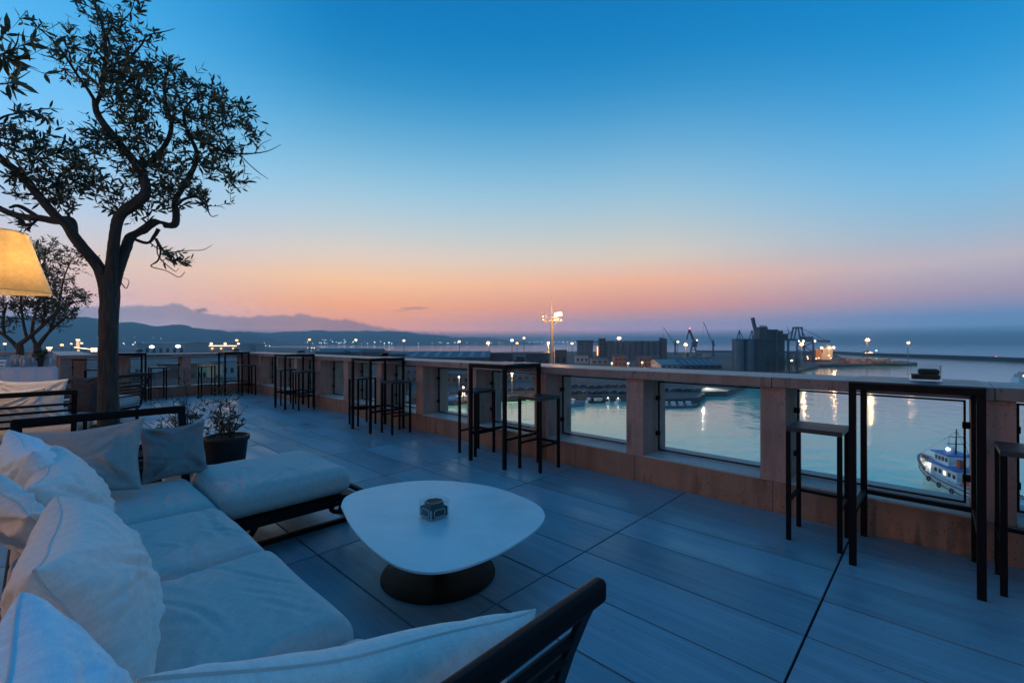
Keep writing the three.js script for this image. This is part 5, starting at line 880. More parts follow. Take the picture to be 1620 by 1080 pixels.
function boat(label, px, py, L, turn, hm, cm, opt = {}) {
  const p = S(px, py), t = thing('moored_boat', label, 'boat', [p.x, SEA, p.z], FACE + turn, 'small boats moored along the quay');
  mesh('hull', hullGeo(L, L * 0.3, L * 0.1, 0.6), hm, t);
  mesh('cabin', [span(-L * 0.18, L * 0.14, L * 0.09, L * 0.2, -L * 0.09, L * 0.09, 0.06)], cm, t);
  mesh('cabin_roof', [span(-L * 0.22, L * 0.17, L * 0.2, L * 0.215, -L * 0.11, L * 0.11, 0.03)], opt.roof ?? HULLW, t);
  if (opt.cover) mesh('cover', [rbox(L * 0.4, L * 0.05, L * 0.2, -L * 0.25, L * 0.13, 0, L * 0.02)], opt.cover, t);
  if (opt.mast) mesh('mast', [rod(V(-L * 0.05, L * 0.2, 0), V(-L * 0.05, L * opt.mast, 0), L * 0.008), rod(V(-L * 0.05, L * opt.mast * 0.6, -L * 0.06), V(-L * 0.05, L * opt.mast * 0.6, L * 0.06), L * 0.005)], HULLD, t);
  if (opt.lamp) mesh('lamp', [new THREE.SphereGeometry(opt.lamp, 8, 6).translate(0, L * 0.27, 0)], opt.lampM ?? COOL, t);
  return t;
}
boat('blue and white boat with its bow towards the open water, left in the middle pane', 900, 643, 14, 0.15, HULLB, HULLW, { roof: HULLW });
boat('lit blue trawler left of the second bar table', 699, 634, 17, 0.5, HULLB, PALE, { mast: 0.55, lamp: 0.55, roof: BOATBLUE });
boat('lit trawler behind the stool left of the second bar table', 733, 638, 15, 0.9, HULLD, PALE, { mast: 0.6, lamp: 0.7, lampM: WARM, roof: HULLW });
boat('dark boat with a derrick between the legs of the second bar table', 788, 632, 14, -0.3, HULLD, DARKWALL, { mast: 0.6, roof: DARKROOF });
boat('low dark boat right of the second bar table', 812, 634, 12, 0.2, HULLD, DARKWALL, { mast: 0.4, roof: DARKROOF });
boat('dark boat with a slim mast in the middle pane', 947, 637, 9, 0.2, HULLD, HULLW, { mast: 0.9 });
boat('dark trawler seen through the glass behind the third bar table', 640, 640, 16, 0.4, HULLD, PALE, { mast: 0.5, lamp: 0.4, roof: BOATBLUE });
boat('small white boat at the quay left in the middle pane', 932, 634.5, 7, 1.2, HULLW, HULLW);
boat('small white boat under the lamps in the middle pane', 962, 636, 7, 1.3, HULLW, HULLW, { lamp: 0.25 });
boat('small white boat at the quay right in the middle pane', 978, 636.5, 7, 1.1, HULLW, HULLW, { lamp: 0.25 });
boat('first covered boat at the dark pontoon', 1053, 642, 8, 1.3, HULLW, HULLB, { cover: HULLW });
boat('second covered boat at the dark pontoon', 1065, 642.5, 8, 1.35, HULLW, HULLB, { cover: HULLW });
boat('third covered boat at the dark pontoon', 1077, 642.5, 8, 1.3, HULLW, HULLB, { cover: HULLW, mast: 0.4 });
boat('fourth covered boat at the dark pontoon', 1089, 642, 8, 1.35, HULLW, HULLB, { cover: HULLW });
slab('pontoon', [[1046, 646], [1100, 645], [1108, 641], [1106, 639.5], [1046, 644]].map(([x, y]) => S(x, y)), SEA - 1, SEA + 0.7, DARKWALL, 'dark floating pontoon with the covered boats', 'pontoon');

// ---------------------------------------------------------------- olive trees and shrubs
function leafGeo(l, w) {                                            // lance-shaped, folded along the midrib, base at the origin, tip along +y
  const p = [[0, 0, 0], [-w * 0.42, l * 0.3, 0.18 * w], [w * 0.42, l * 0.3, 0.18 * w], [0, l * 0.35, 0], [-w * 0.4, l * 0.65, 0.16 * w], [w * 0.4, l * 0.65, 0.16 * w], [0, l, 0.1 * w]];
  const f = [[0, 3, 1], [0, 2, 3], [1, 3, 4], [3, 2, 5], [3, 6, 4], [3, 5, 6]];
  const g = new THREE.BufferGeometry(); g.setAttribute('position', new THREE.Float32BufferAttribute(p.flat(), 3)); g.setIndex(f.flat()); g.computeVertexNormals();
  return metres(g);
}
const LEAF = leafGeo(0.064, 0.0185), LEAFBIG = leafGeo(0.085, 0.026);
function grow(t, base, r, limbs, clusters, o) {                     // limbs: [[world points], [radii]]; clusters: [centre, spread (vector), count]
  const attach = [], wood = [], leaves = [];
  for (const [pts, radii, sides, dead] of limbs) {
    const local = pts.map((p) => p.clone().sub(base));
    wood.push(limb(local, radii, sides ?? 9, 6, sides > 8 ? 0.09 : 0.03, r));
    if (!dead) { const c = new THREE.CatmullRomCurve3(local, false, 'catmullrom', 0.5), n = pts.length * 5; for (let i = 1; i <= n; i++) { const k = i / n, ri = radii[Math.min(radii.length - 1, Math.round(k * (radii.length - 1)))]; if (ri < 0.06 || k > 0.5) attach.push([c.getPoint(k), Math.min(0.016, ri * 0.6)]); } }
  }
  const jobs = []; for (const [c, s, n, bare] of clusters) for (let i = 0; i < n * (o.dense ?? 1); i++) { const a = r() * 2 * PI, b = Math.acos(2 * r() - 1), q = Math.cbrt(r()); jobs.push([c.clone().sub(base).add(V(0, 0, 0)).addScaledVector(RIGHT, s.x * q * Math.sin(b) * Math.cos(a)).addScaledVector(V(0, 1, 0), s.y * q * Math.sin(b) * Math.sin(a)).addScaledVector(FWD, s.z * q * Math.cos(b)), bare]); }
  jobs.sort((a, b) => { const d = (p) => Math.min(...attach.filter((_, i) => i % 3 === 0).map(([q]) => q.distanceToSquared(p))); return d(a[0]) - d(b[0]); });
  for (const [target, bare] of jobs) {
    let best = null, bd = 1e9; for (const a of attach) { const d = a[0].distanceTo(target) + (a[0].y > target.y ? (a[0].y - target.y) * 0.6 : 0) + r() * 0.05; if (d < bd && d > 0.04) { bd = d; best = a; } }
    if (!best) continue;
    const [a, ra] = best, d = target.clone().sub(a), len = d.length(), side = V(r() - 0.5, r() * 0.3 - 0.4, r() - 0.5).multiplyScalar(len * 0.3), mid = a.clone().addScaledVector(d, 0.5).add(side);
    const pts = [a, mid, target], r0 = Math.min(ra, o.twig * (0.6 + len * 1.2)), end = target.clone().addScaledVector(target.clone().sub(mid).normalize(), 0.05 + r() * 0.1).add(V(0, 0.03 * r(), 0)); pts.push(end);
    wood.push(limb(pts, [r0, r0 * 0.75, r0 * 0.5, 0.0014], 5, 3));
    const c = new THREE.CatmullRomCurve3(pts, false, 'catmullrom', 0.5), L = c.getLength();
    for (let q = 0.25; q < 1; q += 0.12) attach.push([c.getPoint(q), r0 * 0.6]);
    if (bare && r() < bare) continue;
    const step = o.step / L; let k = Math.max(0.12, 1 - (0.3 + r() * 0.25) / L), odd = r() * PI;
    for (; k <= 1; k += step * (0.7 + r() * 0.6)) {
      if (r() < 0.12) continue;
      const p = c.getPoint(Math.min(1, k)), tg = c.getTangent(Math.min(1, k)); odd += PI / 2 + (r() - 0.5) * 0.8;
      const nrm = V(0, 1, 0).cross(tg); if (nrm.lengthSq() < 1e-4) nrm.set(1, 0, 0); nrm.normalize(); nrm.applyAxisAngle(tg, odd);
      for (const s of [1, -1]) {
        if (r() < 0.1) continue;
        const dir = tg.clone().multiplyScalar(0.75 + r() * 0.5).addScaledVector(nrm, s * (0.7 + r() * 0.5)).add(V((r() - 0.5) * 0.5, (r() - 0.4) * 0.5, (r() - 0.5) * 0.5)).normalize();
        const m = new THREE.Matrix4().compose(p.clone(), new THREE.Quaternion().setFromUnitVectors(V(0, 1, 0), dir).multiply(new THREE.Quaternion().setFromAxisAngle(V(0, 1, 0), r() * 6.3)), V(1, 1, 1).multiplyScalar((0.55 + r() * 0.75) * (o.size ?? 1)));
        leaves.push(m);
      }
    }
  }
  return { wood, leaves };
}
function plantLeaves(t, leaves, geo, mat, r, own = 0) {
  const rest = []; const sorted = leaves.map((m) => [V(0, 0, 0).setFromMatrixPosition(m).add(t.position).distanceTo(EYE), m]).sort((a, b) => a[0] - b[0]).map((x) => x[1]);
  sorted.forEach((m, i) => { if (i < own) { const l = mesh('leaf', geo, mat[i % mat.length], t); l.matrix.copy(m); l.matrix.decompose(l.position, l.quaternion, l.scale); } else rest.push(m); });
  const im = new THREE.InstancedMesh(geo, std('olive leaves', { color: rgb(1, 1, 1), roughness: 0.6, side: THREE.DoubleSide }), rest.length), col = new THREE.Color(); im.name = 'foliage'; im.castShadow = im.receiveShadow = true;
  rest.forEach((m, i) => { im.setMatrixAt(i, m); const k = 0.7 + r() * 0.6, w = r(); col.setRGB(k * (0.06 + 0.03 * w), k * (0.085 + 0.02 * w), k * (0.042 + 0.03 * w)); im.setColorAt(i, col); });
  im.userData.kind = 'stuff'; t.add(im);
}
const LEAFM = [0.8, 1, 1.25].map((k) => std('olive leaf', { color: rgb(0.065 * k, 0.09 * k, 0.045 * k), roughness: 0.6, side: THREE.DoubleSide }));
{
  const Z = 3.8, r = rng(2024), base = pt(170, CY, Z).setY(0.36), P = (a) => a.map(([x, y, dz]) => pt(x, y, Z + (dz ?? 0))), R = (a) => a.map((w) => (w / 2) * 0.69 * Z / F);
  const t = thing('olive_tree', 'tall olive tree with a bare split trunk rising behind the nearest sofa', 'tree', base);
  const limbs = [
    [P([[168, 735], [170, 690], [171, 620], [171, 560], [172, 500], [172, 462], [170, 438]]), R([46, 42, 37, 35, 36, 37, 40]), 16],
    [P([[171, 470], [158, 428, -.02], [137, 400, -.05], [118, 376, -.08], [105, 356, -.1], [88, 342, -.15], [70, 322, -.2], [48, 296, -.25], [24, 270, -.3], [-6, 246, -.35], [-60, 190, -.6]]), R([30, 25, 23, 21, 20, 18, 17, 16, 15, 14, 10]), 12],
    [P([[118, 378, -.06], [114, 352, -.02], [104, 346, .04], [88, 350, .08], [62, 345, .1], [36, 343, .12], [8, 334, .15], [-20, 318, .15]]), R([12, 15, 15, 15, 16, 15, 14, 10]), 10],
    [P([[62, 345, .1], [30, 326, .1], [14, 328, 0]]), R([10, 9, 5]), 7], [P([[58, 346, .1], [46, 358, 0], [36, 366, 0]]), R([7, 5, 2]), 6],
    [P([[172, 470], [175, 430, -.02], [178, 395, -.04], [181, 365, -.06], [186, 345, -.06], [199, 331, -.06], [216, 320, -.05], [229, 305, -.04], [228, 285, -.02], [216, 262, 0], [199, 240, .02], [181, 217, .04], [163, 196, .04], [151, 176, .03], [148, 156, .02]]), R([30, 24, 22, 21, 22, 23, 22, 21, 19, 18, 17, 16, 15, 13, 11]), 12],
    [P([[150, 165, .02], [160, 140, .03], [163, 110, .05], [166, 80, .05], [160, 40, .06], [150, 12, .08], [146, -25, .1]]), R([9, 8, 8, 7, 6, 5, 3]), 8],
    [P([[150, 162, .02], [138, 142, -.02], [122, 120, -.04], [104, 92, -.05], [85, 66, -.08], [67, 50, -.1], [50, 35, -.1]]), R([8, 7, 6, 5, 4, 3, 1.5]), 7],
    [P([[163, 110, .05], [180, 100, .05], [203, 90, .04], [222, 70, .04], [232, 55, .04], [262, 48, .04], [275, 44, .04]]), R([6, 5, 5, 4, 3, 2, 1]), 7, 1],
    [P([[203, 90, .04], [192, 60, .04], [190, 36, .03], [205, 18, .03], [212, -5, .03]]), R([4, 3, 3, 2, 1.5]), 6],
    [P([[172, 476, .02], [188, 420, .04], [198, 392, .06], [206, 374, .08], [224, 365, .1], [246, 350, .12], [262, 356, .12], [276, 354, .14], [278, 336, .15], [276, 318, .16], [286, 300, .16], [300, 276, .16], [311, 246, .16], [300, 216, .15], [290, 190, .15], [296, 165, .15], [318, 146, .15]]), R([26, 22, 21, 20, 20, 17, 15, 16, 15, 13, 12, 11, 10, 8, 7, 5, 3]), 11],
    [P([[206, 376, .08], [232, 384, .1], [244, 372, .1], [250, 362, .1]]), R([7, 7, 8, 9]), 8],
    [P([[218, 266, 0], [240, 252, .04], [262, 226, .08], [270, 196, .1], [262, 166, .1], [258, 130, .1], [268, 105, .1]]), R([13, 11, 10, 9, 7, 5, 3]), 8],
    [P([[277, 326, .15], [288, 316, .12], [304, 311, .1], [318, 313, .1], [326, 321, .1], [328, 332, .1], [334, 342, .1], [344, 340, .1]]), R([8, 7, 6, 5, 4, 3, 2.4, 1.5]), 6],
    [P([[246, 378, .1], [252, 388, .08], [262, 402, .06], [276, 416, .05]]), R([7, 6, 5, 2.5]), 6, 1], [P([[246, 380, .1], [253, 396, .12], [249, 412, .12], [238, 421, .12], [262, 428, .1], [282, 438, .1], [292, 430, .1]]), R([5, 4, 4, 3, 2, 2, 1.2]), 6, 1],
    [P([[248, 384, .1], [250, 405, .08], [275, 428, .08], [282, 424, .08]]), R([3, 2.4, 2, 1]), 5, 1], [P([[262, 402, .06], [278, 398, .04], [300, 396, .02], [320, 395, .02], [336, 387, .02]]), R([2.4, 2, 2, 1.6, 0.8]), 5, 1],
    [P([[186, 440, .04], [193, 450, .04], [199, 456, .04], [203, 444, .04], [192, 438, .02]]), R([2.5, 2.4, 2, 1.4, 0.8]), 5, 1],
    [P([[300, 216, .15], [330, 228, .1], [352, 238, .08], [376, 243, .06], [402, 242, .05], [424, 238, .05], [444, 228, .05]]), R([6, 5, 4.4, 4, 3, 2, 1]), 6, 1], [P([[378, 243, .06], [392, 258, .06], [408, 272, .06], [424, 283, .06]]), R([3, 2.2, 2, 1]), 5, 1], [P([[378, 243, .06], [386, 262, .06], [384, 282, .06]]), R([2.6, 2, 1]), 5, 1], [P([[402, 242, .05], [412, 228, .05], [428, 220, .05]]), R([2, 1.5, 0.8]), 5, 1], [P([[404, 242, .05], [406, 226, .05], [408, 216, .05], [416, 214, .05]]), R([2, 1.5, 1.2, 0.8]), 5, 1],
    [P([[-60, 190, -.6], [-80, 110, -1.4], [-30, 90, -1.8], [4, 84, -1.95], [22, 72, -2], [28, 50, -2]]), R([4, 4, 3, 2, 1.5, 0.8]), 7], [P([[-30, 130, -1.7], [4, 132, -1.9], [26, 124, -1.95], [46, 112, -1.95]]), R([2, 1.6, 1.2, 0.7]), 6],
    [P([[-40, 215, -.5], [0, 186, -.6], [30, 178, -.6], [66, 172, -.6], [98, 172, -.6]]), R([6, 4, 3, 2, 0.8]), 6], [P([[-30, 212, -.5], [4, 218, -.5], [28, 224, -.5]]), R([6, 4, 2]), 6],
  ];
  const k = Z / F, C = (x, y, rx, ry, n, dz = 0, bare = 0) => [pt(x, y, Z + dz), V(rx * k, ry * k, Math.max(rx, ry) * k * 0.9 + 0.05), n, bare];
  const clusters = [
    C(152, 20, 24, 30, 14, .08), C(178, 45, 26, 34, 16, .05), C(128, 60, 34, 28, 10, -.05, .35), C(95, 70, 30, 26, 7, -.08, .6), C(80, 95, 22, 20, 5, -.05, .7), C(168, 92, 34, 34, 26, .05), C(122, 112, 34, 26, 14, 0, .2), C(222, 42, 18, 30, 8, .04, .5), C(206, 70, 20, 24, 8, .04, .4), C(175, 135, 36, 30, 26, .05), C(210, 118, 26, 22, 14, .05),
    C(202, 172, 40, 34, 34, .05), C(248, 152, 32, 40, 30, .1), C(264, 112, 20, 22, 13, .1), C(230, 105, 20, 20, 8, .08), C(298, 132, 12, 10, 3, .12), C(322, 144, 22, 18, 12, .15), C(340, 142, 14, 12, 5, .15), C(300, 190, 36, 30, 34, .15), C(350, 182, 30, 26, 24, .14), C(380, 172, 14, 12, 6, .14, .2), C(386, 205, 14, 16, 6, .12), C(355, 228, 24, 20, 15, .12), C(318, 236, 32, 26, 24, .14), C(372, 288, 18, 9, 6, .1), C(345, 272, 20, 14, 9, .12), C(395, 216, 8, 10, 3, .1, .5),
    C(186, 232, 34, 28, 28, 0), C(150, 215, 20, 30, 13, 0), C(130, 232, 14, 16, 5, -.02), C(240, 222, 34, 34, 32, .08), C(272, 268, 32, 26, 26, .12), C(238, 292, 26, 22, 20, .05), C(262, 318, 26, 14, 13, .12), C(222, 330, 14, 16, 7, 0), C(180, 322, 16, 14, 9, -.04), C(166, 300, 14, 18, 8, -.04), C(300, 300, 26, 14, 12, .12), C(210, 262, 22, 20, 12, 0),
    C(50, 218, 30, 20, 13, -.3), C(72, 246, 34, 24, 20, -.2), C(112, 270, 34, 28, 26, -.1), C(96, 300, 36, 22, 24, -.12), C(140, 280, 18, 24, 10, -.05), C(30, 290, 26, 20, 11, -.25), C(56, 285, 22, 18, 12, -.2), C(14, 250, 18, 20, 7, -.4), C(88, 322, 20, 10, 7, -.1), C(30, 352, 10, 8, 4, 0), C(122, 246, 12, 12, 4, -.1), C(40, 175, 20, 8, 6, -.6), C(14, 208, 16, 8, 4, -.5),
    C(278, 412, 9, 7, 5, .05), C(330, 322, 10, 10, 5, .1), C(260, 400, 6, 6, 2, .1), C(214, 12, 10, 8, 3, .03), C(55, 40, 6, 6, 2, -.1),
    [pt(14, 50, 1.85), V(0.045, 0.03, 0.06), 2, 0], [pt(6, 82, 1.85), V(0.04, 0.04, 0.06), 1, 0], [pt(22, 88, 1.85), V(0.03, 0.02, 0.05), 1, 0], [pt(8, 112, 1.85), V(0.05, 0.02, 0.06), 1, 0], [pt(14, 130, 1.85), V(0.05, 0.02, 0.05), 2, 0],
  ];
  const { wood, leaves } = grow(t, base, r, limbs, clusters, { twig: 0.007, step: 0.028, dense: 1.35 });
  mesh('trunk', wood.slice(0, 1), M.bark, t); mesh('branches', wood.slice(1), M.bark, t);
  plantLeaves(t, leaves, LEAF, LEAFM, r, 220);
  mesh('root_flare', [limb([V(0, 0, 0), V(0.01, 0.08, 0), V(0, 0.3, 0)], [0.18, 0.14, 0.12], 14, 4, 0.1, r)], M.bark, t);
  const pot = thing('tree_planter', 'dark square planter of the tall olive tree, behind the nearest sofa', 'planter', [base.x, 0, base.z]);
  mesh('box', [span(-0.32, 0.32, 0.002, 0.38, 0.28, 0.32), span(-0.32, 0.32, 0.002, 0.38, -0.32, -0.28), span(-0.32, -0.28, 0.002, 0.38, -0.28, 0.28), span(0.28, 0.32, 0.002, 0.38, -0.28, 0.28)], M.pot, pot); mesh('soil', [span(-0.28, 0.28, 0.02, 0.355, -0.28, 0.28)], M.soil, pot);
}
function smallOlive(label, px, foot, Z, seed, trunk, branches, clusters) {
  const r = rng(seed), base = pt(px, CY, Z).setY(0), P = (a) => a.map(([x, y, dz]) => pt(x, y, Z + (dz ?? 0))), k = Z / F, R = (a) => a.map((w) => (w / 2) * 0.7 * k);
  const t = thing('slim_olive_tree', label, 'tree', base);
  const limbs = [[[base.clone(), ...P(trunk)], R([15, 14, 13, 13, 13]), 10], ...branches.map(([a, b]) => [P(a), R(b), 7])];
  const { wood, leaves } = grow(t, base, r, limbs, clusters.map(([x, y, rx, ry, n, dz = 0]) => [pt(x, y, Z + dz), V(rx * k, ry * k, rx * k * 0.8), n, 0.1]), { twig: 0.01, step: 0.05, size: 1.5, dense: 2.3 });
  mesh('trunk', wood.slice(0, 1), M.bark, t); mesh('branches', wood.slice(1), M.bark, t); plantLeaves(t, leaves, LEAF, LEAFM, r, 0);
  const pot = thing('tree_planter', `round dark planter of the ${px < 40 ? 'left' : 'right'} slim olive tree`, 'planter', [base.x, 0, base.z]);
  mesh('pot', [new THREE.LatheGeometry([[0, 0.003], [0.24, 0.003], [0.3, 0.4], [0.27, 0.4], [0.26, 0.34], [0, 0.34]].map(([a, b]) => new THREE.Vector2(a, b)), 24)], M.pot, pot);
}
smallOlive('left slim olive tree beside the white buffet table', 27, 0, 9.0, 31, [[29, 600], [31, 575], [31, 556], [29, 543]], [
  [[[29, 552], [18, 540], [6, 530], [-14, 518]], [9, 8, 7, 5]], [[[30, 545], [42, 536], [52, 528], [66, 516], [84, 498], [108, 482], [132, 474]], [10, 9, 8, 7, 5, 4, 2]], [[[6, 530], [4, 505], [10, 480]], [6, 5, 3]], [[[42, 536], [36, 510], [32, 470], [40, 430]], [6, 5, 4, 2]], [[[66, 516], [70, 480], [60, 440], [70, 410]], [6, 5, 4, 2]],
], [[10, 500, 24, 26, 22], [30, 480, 34, 30, 34], [70, 490, 34, 24, 30], [105, 480, 30, 18, 22], [60, 450, 34, 34, 30], [30, 430, 26, 34, 18], [70, 410, 30, 30, 22], [128, 472, 14, 12, 7]]);
smallOlive('right slim olive tree just behind the other one', 60, 0, 10.4, 37, [[60, 600], [59, 575], [58, 556], [58, 545]], [
  [[[58, 550], [66, 538], [78, 524], [96, 508], [120, 490]], [9, 8, 6, 5, 2]], [[[58, 548], [50, 530], [54, 500], [66, 460], [80, 420]], [8, 7, 5, 4, 2]], [[[78, 524], [92, 480], [100, 440], [112, 410]], [6, 5, 3, 2]],
], [[90, 500, 30, 20, 22], [110, 470, 24, 20, 16], [95, 430, 34, 30, 28], [110, 405, 24, 16, 12], [75, 395, 24, 20, 14], [60, 460, 26, 30, 18], [145, 412, 8, 6, 3]]);
function shrub(label, potLabel, px, py, rim, Z, potR, seed, stems) {
  const c = pt(px, CY, Z), h = ph(c, rim, Z), r = rng(seed), k = Z / F;
  const pot = thing('plant_pot', potLabel, 'pot', [c.x, 0, c.z]);
  mesh('pot', [new THREE.LatheGeometry([[0, 0.003], [potR * 0.78, 0.003], [potR * 0.95, h - 0.05], [potR * 1.03, h - 0.045], [potR * 1.03, h], [potR * 0.94, h], [potR * 0.9, h - 0.05], [0, h - 0.05]].map(([a, b]) => new THREE.Vector2(a, b)), 40)], M.pot, pot);
  mesh('soil', [new THREE.CylinderGeometry(potR * 0.89, potR * 0.89, 0.02, 24).translate(0, h - 0.035, 0)], M.soil, pot);
  const base = V(c.x, h - 0.03, c.z), t = thing('potted_shrub', label, 'shrub', base), limbs = [], cl = [];
  for (const [x, y, dz, s] of stems) { const tip = pt(x, y, Z + dz), foot = base.clone().add(V((r() - 0.5) * potR * 0.9, 0, (r() - 0.5) * potR * 0.9)), mid = foot.clone().lerp(tip, 0.55).add(V((r() - 0.5) * 0.06, 0.04, (r() - 0.5) * 0.06)); limbs.push([[foot, foot.clone().lerp(mid, 0.5).add(V(0, 0.03, 0)), mid, tip], [0.006, 0.005, 0.0035, 0.0015], 5, !s]); if (s) { cl.push([foot.clone().lerp(tip, 0.9), V(0.06, 0.1, 0.06), s, 0]); cl.push([mid, V(0.09, 0.12, 0.09), s, 0]); cl.push([foot.clone().lerp(mid, 0.6), V(0.09, 0.08, 0.09), Math.ceil(s / 2), 0]); } }
  const { wood, leaves } = grow(t, base, r, limbs, cl, { twig: 0.004, step: 0.03, size: 0.62 });
  mesh('stems', wood, M.bark, t); plantLeaves(t, leaves, LEAFBIG, LEAFM, r, 40);
}
shrub('loose leafy shrub with one bare arching stem, growing in the dark pot beside the sofa', 'dark round pot with a thick rim beside the end of the sofa', 358, 690, 689, 4.67, 0.205, 61, [[350, 612, 0, 3], [362, 628, -.05, 3], [345, 640, .1, 3], [335, 655, .15, 3], [372, 650, 0, 3], [325, 640, .2, 2], [380, 668, -.05, 2], [392, 640, -.1, 0], [355, 660, -.1, 3], [340, 676, -.05, 3]]);
shrub('loose leafy shrub showing over the back rail of the nearest sofa', 'second dark round pot, hidden behind the nearest sofa', 290, 700, 706, 4.75, 0.2, 67, [[235, 640, .1, 2], [250, 665, 0, 2], [262, 660, .1, 2], [292, 600, .1, 3], [300, 645, 0, 3], [312, 632, .1, 3], [320, 655, 0, 2], [285, 635, .2, 2], [275, 668, 0, 3], [308, 668, 0, 3], [240, 620, .2, 0], [268, 614, .2, 0]]);

// ---------------------------------------------------------------- floor lamp between the sofas
{
  const Z = 4.4, k = Z / F, c = pt(-6, CY, Z), y0 = ph(c, 461, Z), y1 = ph(c, 366, Z), rb = 0.384, rt = 0.208;
  const t = thing('floor_lamp', 'big lit floor lamp with a yellow conical shade at the left edge', 'floor lamp', [c.x, 0, c.z]);
  mesh('base', [new THREE.CylinderGeometry(0.2, 0.21, 0.03, 32).translate(0, 0.017, 0)], M.black, t);
  mesh('stand', [new THREE.CylinderGeometry(0.012, 0.012, y1 - 0.12, 12).translate(0, (y1 - 0.12) / 2 + 0.032, 0)], M.black, t);
  const pr = [[rb, y0], [rt, y1], [rt - 0.003, y1], [rb - 0.003, y0], [rb, y0]].map(([a, b]) => new THREE.Vector2(a, b));
  const paper = std('lamp shade parchment', { color: rgb(0.86, 0.65, 0.34), map: texture(512, (i) => { const v = 0.78 + 0.22 * (we1[i] * 0.5 + wv[i] * 0.5); return [v, v, v]; }, true, 5), roughness: 1, transmission: 0.55, thickness: 0, side: THREE.DoubleSide });
  mesh('lamp_shade', [new THREE.CylinderGeometry(rt, rb, y1 - y0, 64, 1, true).translate(0, (y0 + y1) / 2, 0)], paper, t);
  mesh('shade_ring', [new THREE.TorusGeometry(rb, 0.004, 8, 64).rotateX(PI / 2).translate(0, y0, 0), new THREE.TorusGeometry(rt, 0.004, 8, 64).rotateX(PI / 2).translate(0, y1, 0)], std('shade hem', { color: rgb(0.5, 0.38, 0.2), roughness: 0.8 }), t);
  const by = y0 + (y1 - y0) * 0.78;
  mesh('bulb', [new THREE.SphereGeometry(0.05, 16, 12).translate(0, by, 0)], glowM('bulb glow', [1, 0.62, 0.22], 6), t);
  const l = new THREE.PointLight(new THREE.Color(1, 0.58, 0.2), FLOOR_LAMP); l.position.set(c.x, by, c.z); l.shadow.radius = 2.4; l.castShadow = true; scene.add(l);
}
// ---------------------------------------------------------------- second sofa, seen over its slatted side, and third one turned away
{
  const s = thing('slatted_sofa', 'second sofa, seen past its slatted side with lamplit cushions', 'sofa', [-7.2, 0, 3.72]);
  backrest(s, 2.4, [0, 0, 2.42], PI / 2, { y1: 0.8, slats: 4 });
  mesh('seat_cushion', seatGeo(0.84, 0.17, 0.8, 0.06, 0.02, 301, 8).translate(-0.5, 0.245, 0.42), M.seat, s);
  mesh('seat_cushion', seatGeo(0.84, 0.17, 0.8, 0.06, 0.02, 302, 8).translate(-0.5, 0.245, 1.24), M.seat, s);
  mesh('seat_cushion', seatGeo(0.84, 0.17, 0.8, 0.06, 0.02, 303, 8).translate(-1.36, 0.245, 0.42), M.seat, s);
  mesh('frame_rail', [span(-1.8, 0.02, 0.2, 0.243, 0, 0.04, 0.005), span(-0.06, 0, 0.2, 0.243, 0.042, 2.4, 0.005)], M.black, s);
  for (const [x, z] of [[-0.03, 0.03], [-1.75, 0.03], [-0.03, 2.36], [-0.9, 1.6]]) mesh('leg', [span(x - 0.018, x + 0.018, 0.002, 0.2, z - 0.018, z + 0.018)], M.black, s);
  const o = thing('slatted_sofa', 'third sofa, turned away, with its slatted back towards the olive trunk', 'sofa', [-10.3, 0, 2.78], PI / 2 + 0.83);
  backrest(o, 2.3, [-2.3, 0, 0], 0, { y1: 0.8, slats: 5 });
  for (const x of [-0.42, -1.26]) mesh('seat_cushion', seatGeo(0.82, 0.17, 0.8, 0.06, 0.02, 310 + Math.round(x * 10), 8).translate(x + 0.06, 0.245, -0.44), M.seat, o);
  mesh('frame_rail', [span(-2.3, 0, 0.2, 0.243, -0.06, -0.01, 0.005), span(-2.3, 0, 0.2, 0.243, -0.84, -0.8, 0.005)], M.black, o);
  for (const x of [-2.25, -1.1, -0.05]) for (const z of [-0.04, -0.8]) mesh('leg', [span(x - 0.018, x + 0.018, 0.002, 0.2, z - 0.018, z + 0.018)], M.black, o);
  const G2 = 'cushions on the second sofa';
  pillow('cushion glowing yellow behind the slats of the second sofa', 'back_cushion', pillowGeo(0.66, 0.46, 0.16, 1011, 8), M.pillow, [-7.36, 0.63, 4.32], [-PI / 2, -0.2, 0], G2);
  pillow('blue-grey cushion rising over the slatted side of the second sofa', 'back_cushion', pillowGeo(0.62, 0.52, 0.16, 1012, 8), M.pillow, [-7.62, 0.68, 4.12], [-PI / 2, -0.22, 0.04], G2);
  pillow('charcoal cushion beside the olive trunk on the second sofa', 'back_cushion', pillowGeo(0.4, 0.5, 0.14, 1013, 6), M.darkFabric, [-8.25, 0.66, 3.62], [0.76, -0.1, 0], G2);
}
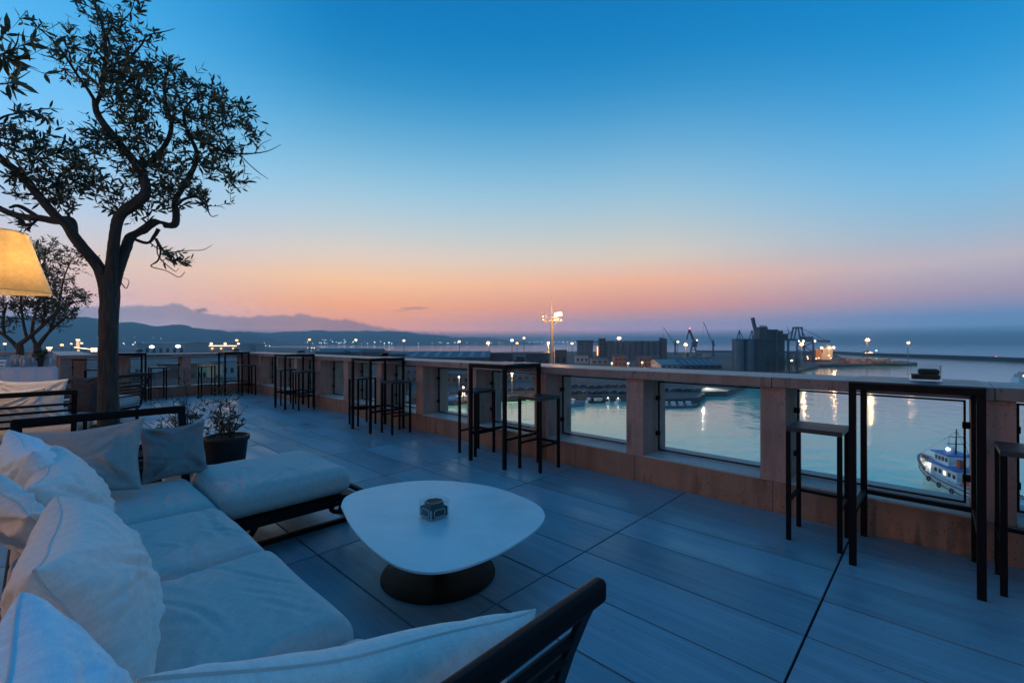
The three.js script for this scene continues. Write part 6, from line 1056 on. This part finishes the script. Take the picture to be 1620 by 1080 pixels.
// ---------------------------------------------------------------- white buffet table with glassware
{
  const t = thing('buffet_table', 'white clothed buffet table behind the slim olive trees', 'table', [-13.1, 0, 4.75]);
  const w = std('white tablecloth', { color: rgb(0.78, 0.77, 0.82), roughness: 0.9, bumpMap: fabBump, bumpScale: 0.001 });
  const sh = new THREE.Shape(), hw = 0.45, hd = 0.95; for (let i = 0; i <= 96; i++) { const a = (i / 96) * 4, s = Math.floor(a) % 4, q = a - Math.floor(a), wob = 0.02 * Math.sin(i * 1.9) + 0.012 * Math.sin(i * 4.3); const [x, y] = s === 0 ? [-hw + q * 2 * hw, -hd] : s === 1 ? [hw, -hd + q * 2 * hd] : s === 2 ? [hw - q * 2 * hw, hd] : [-hw, hd - q * 2 * hd]; const k = 1 + wob; i ? sh.lineTo(x * k, y * k) : sh.moveTo(x * k, y * k); }
  mesh('tablecloth', [new THREE.ExtrudeGeometry(sh, { depth: 0.83, bevelEnabled: false }).rotateX(-PI / 2).translate(0, 0.02, 0), rbox(2 * hw, 0.02, 2 * hd, 0, 0.862, 0, 0.008)], w, t);
  mesh('table_top', [span(-hw + 0.02, hw - 0.02, 0.8, 0.849, -hd + 0.02, hd - 0.02)], M.steel, t);
  const china = std('white china', { color: rgb(0.75, 0.75, 0.78), roughness: 0.2 });
  const stack = thing('plate_rack', 'white rack of stacked dishes at the left end of the buffet table', 'rack', [-13.1, 0.873, 4.75]); const gs = []; for (let j = 0; j < 2; j++) gs.push(span(-0.2, 0.2, j * 0.07 + 0.05, j * 0.07 + 0.065, -0.28, 0.28)); for (const x of [-0.18, 0.18]) for (const z of [-0.26, -0.13, 0, 0.13, 0.26]) gs.push(span(x - 0.01, x + 0.01, 0, 0.05, z - 0.01, z + 0.01), span(x - 0.01, x + 0.01, 0.0655, 0.1195, z - 0.01, z + 0.01)); mesh('shelf', gs, china, stack);
  let g0 = null; const gl = (label, x, z, s = 1) => { if (g0) { const c = copy(g0, label, [x, 0.873, z]); c.scale.setScalar(s); return; } g0 = thing('glass_jug', label, 'jug', [x, 0.873, z], 0, 'glass jugs on the buffet table'); mesh('body', [new THREE.LatheGeometry([[0, 0], [0.06, 0], [0.068, 0.02], [0.068, 0.15], [0.05, 0.2], [0.055, 0.24], [0.05, 0.24], [0.045, 0.2], [0.06, 0.15], [0.06, 0.02], [0, 0.01]].map(([a, b]) => new THREE.Vector2(a, b)), 20)], std('cloudy glass', { color: rgb(0.75, 0.78, 0.8), roughness: 0.25, transmission: 0.7, thickness: 0 }), g0); mesh('handle', [new THREE.TorusGeometry(0.045, 0.008, 6, 12, PI).rotateZ(-PI / 2).translate(0.066, 0.11, 0)], china, g0); };
  const w2 = ['first', 'second', 'third', 'fourth', 'fifth', 'sixth']; [[4.36, -0.1], [4.24, 0.1], [4.12, -0.12], [4.0, 0.06], [3.9, -0.14], [3.88, 0.16]].forEach(([z, x], i) => gl(`${w2[i]} glass jug from the left on the buffet table`, -13.1 + x, z, 0.8 + (i % 3) * 0.15));
  const d = thing('flower_vase', 'dark little plant in a vase on the buffet table', 'vase', [-12.85, 0.873, 4.02]); mesh('vase', [new THREE.CylinderGeometry(0.05, 0.035, 0.13, 16).translate(0, 0.067, 0)], M.pot, d); mesh('foliage', leafCloud(160, 0.1, 0.12, 0.1, 0.035, rng(12)).translate(0, 0.24, 0), LEAFM[0], d);
}

renderer.render(scene, camera);
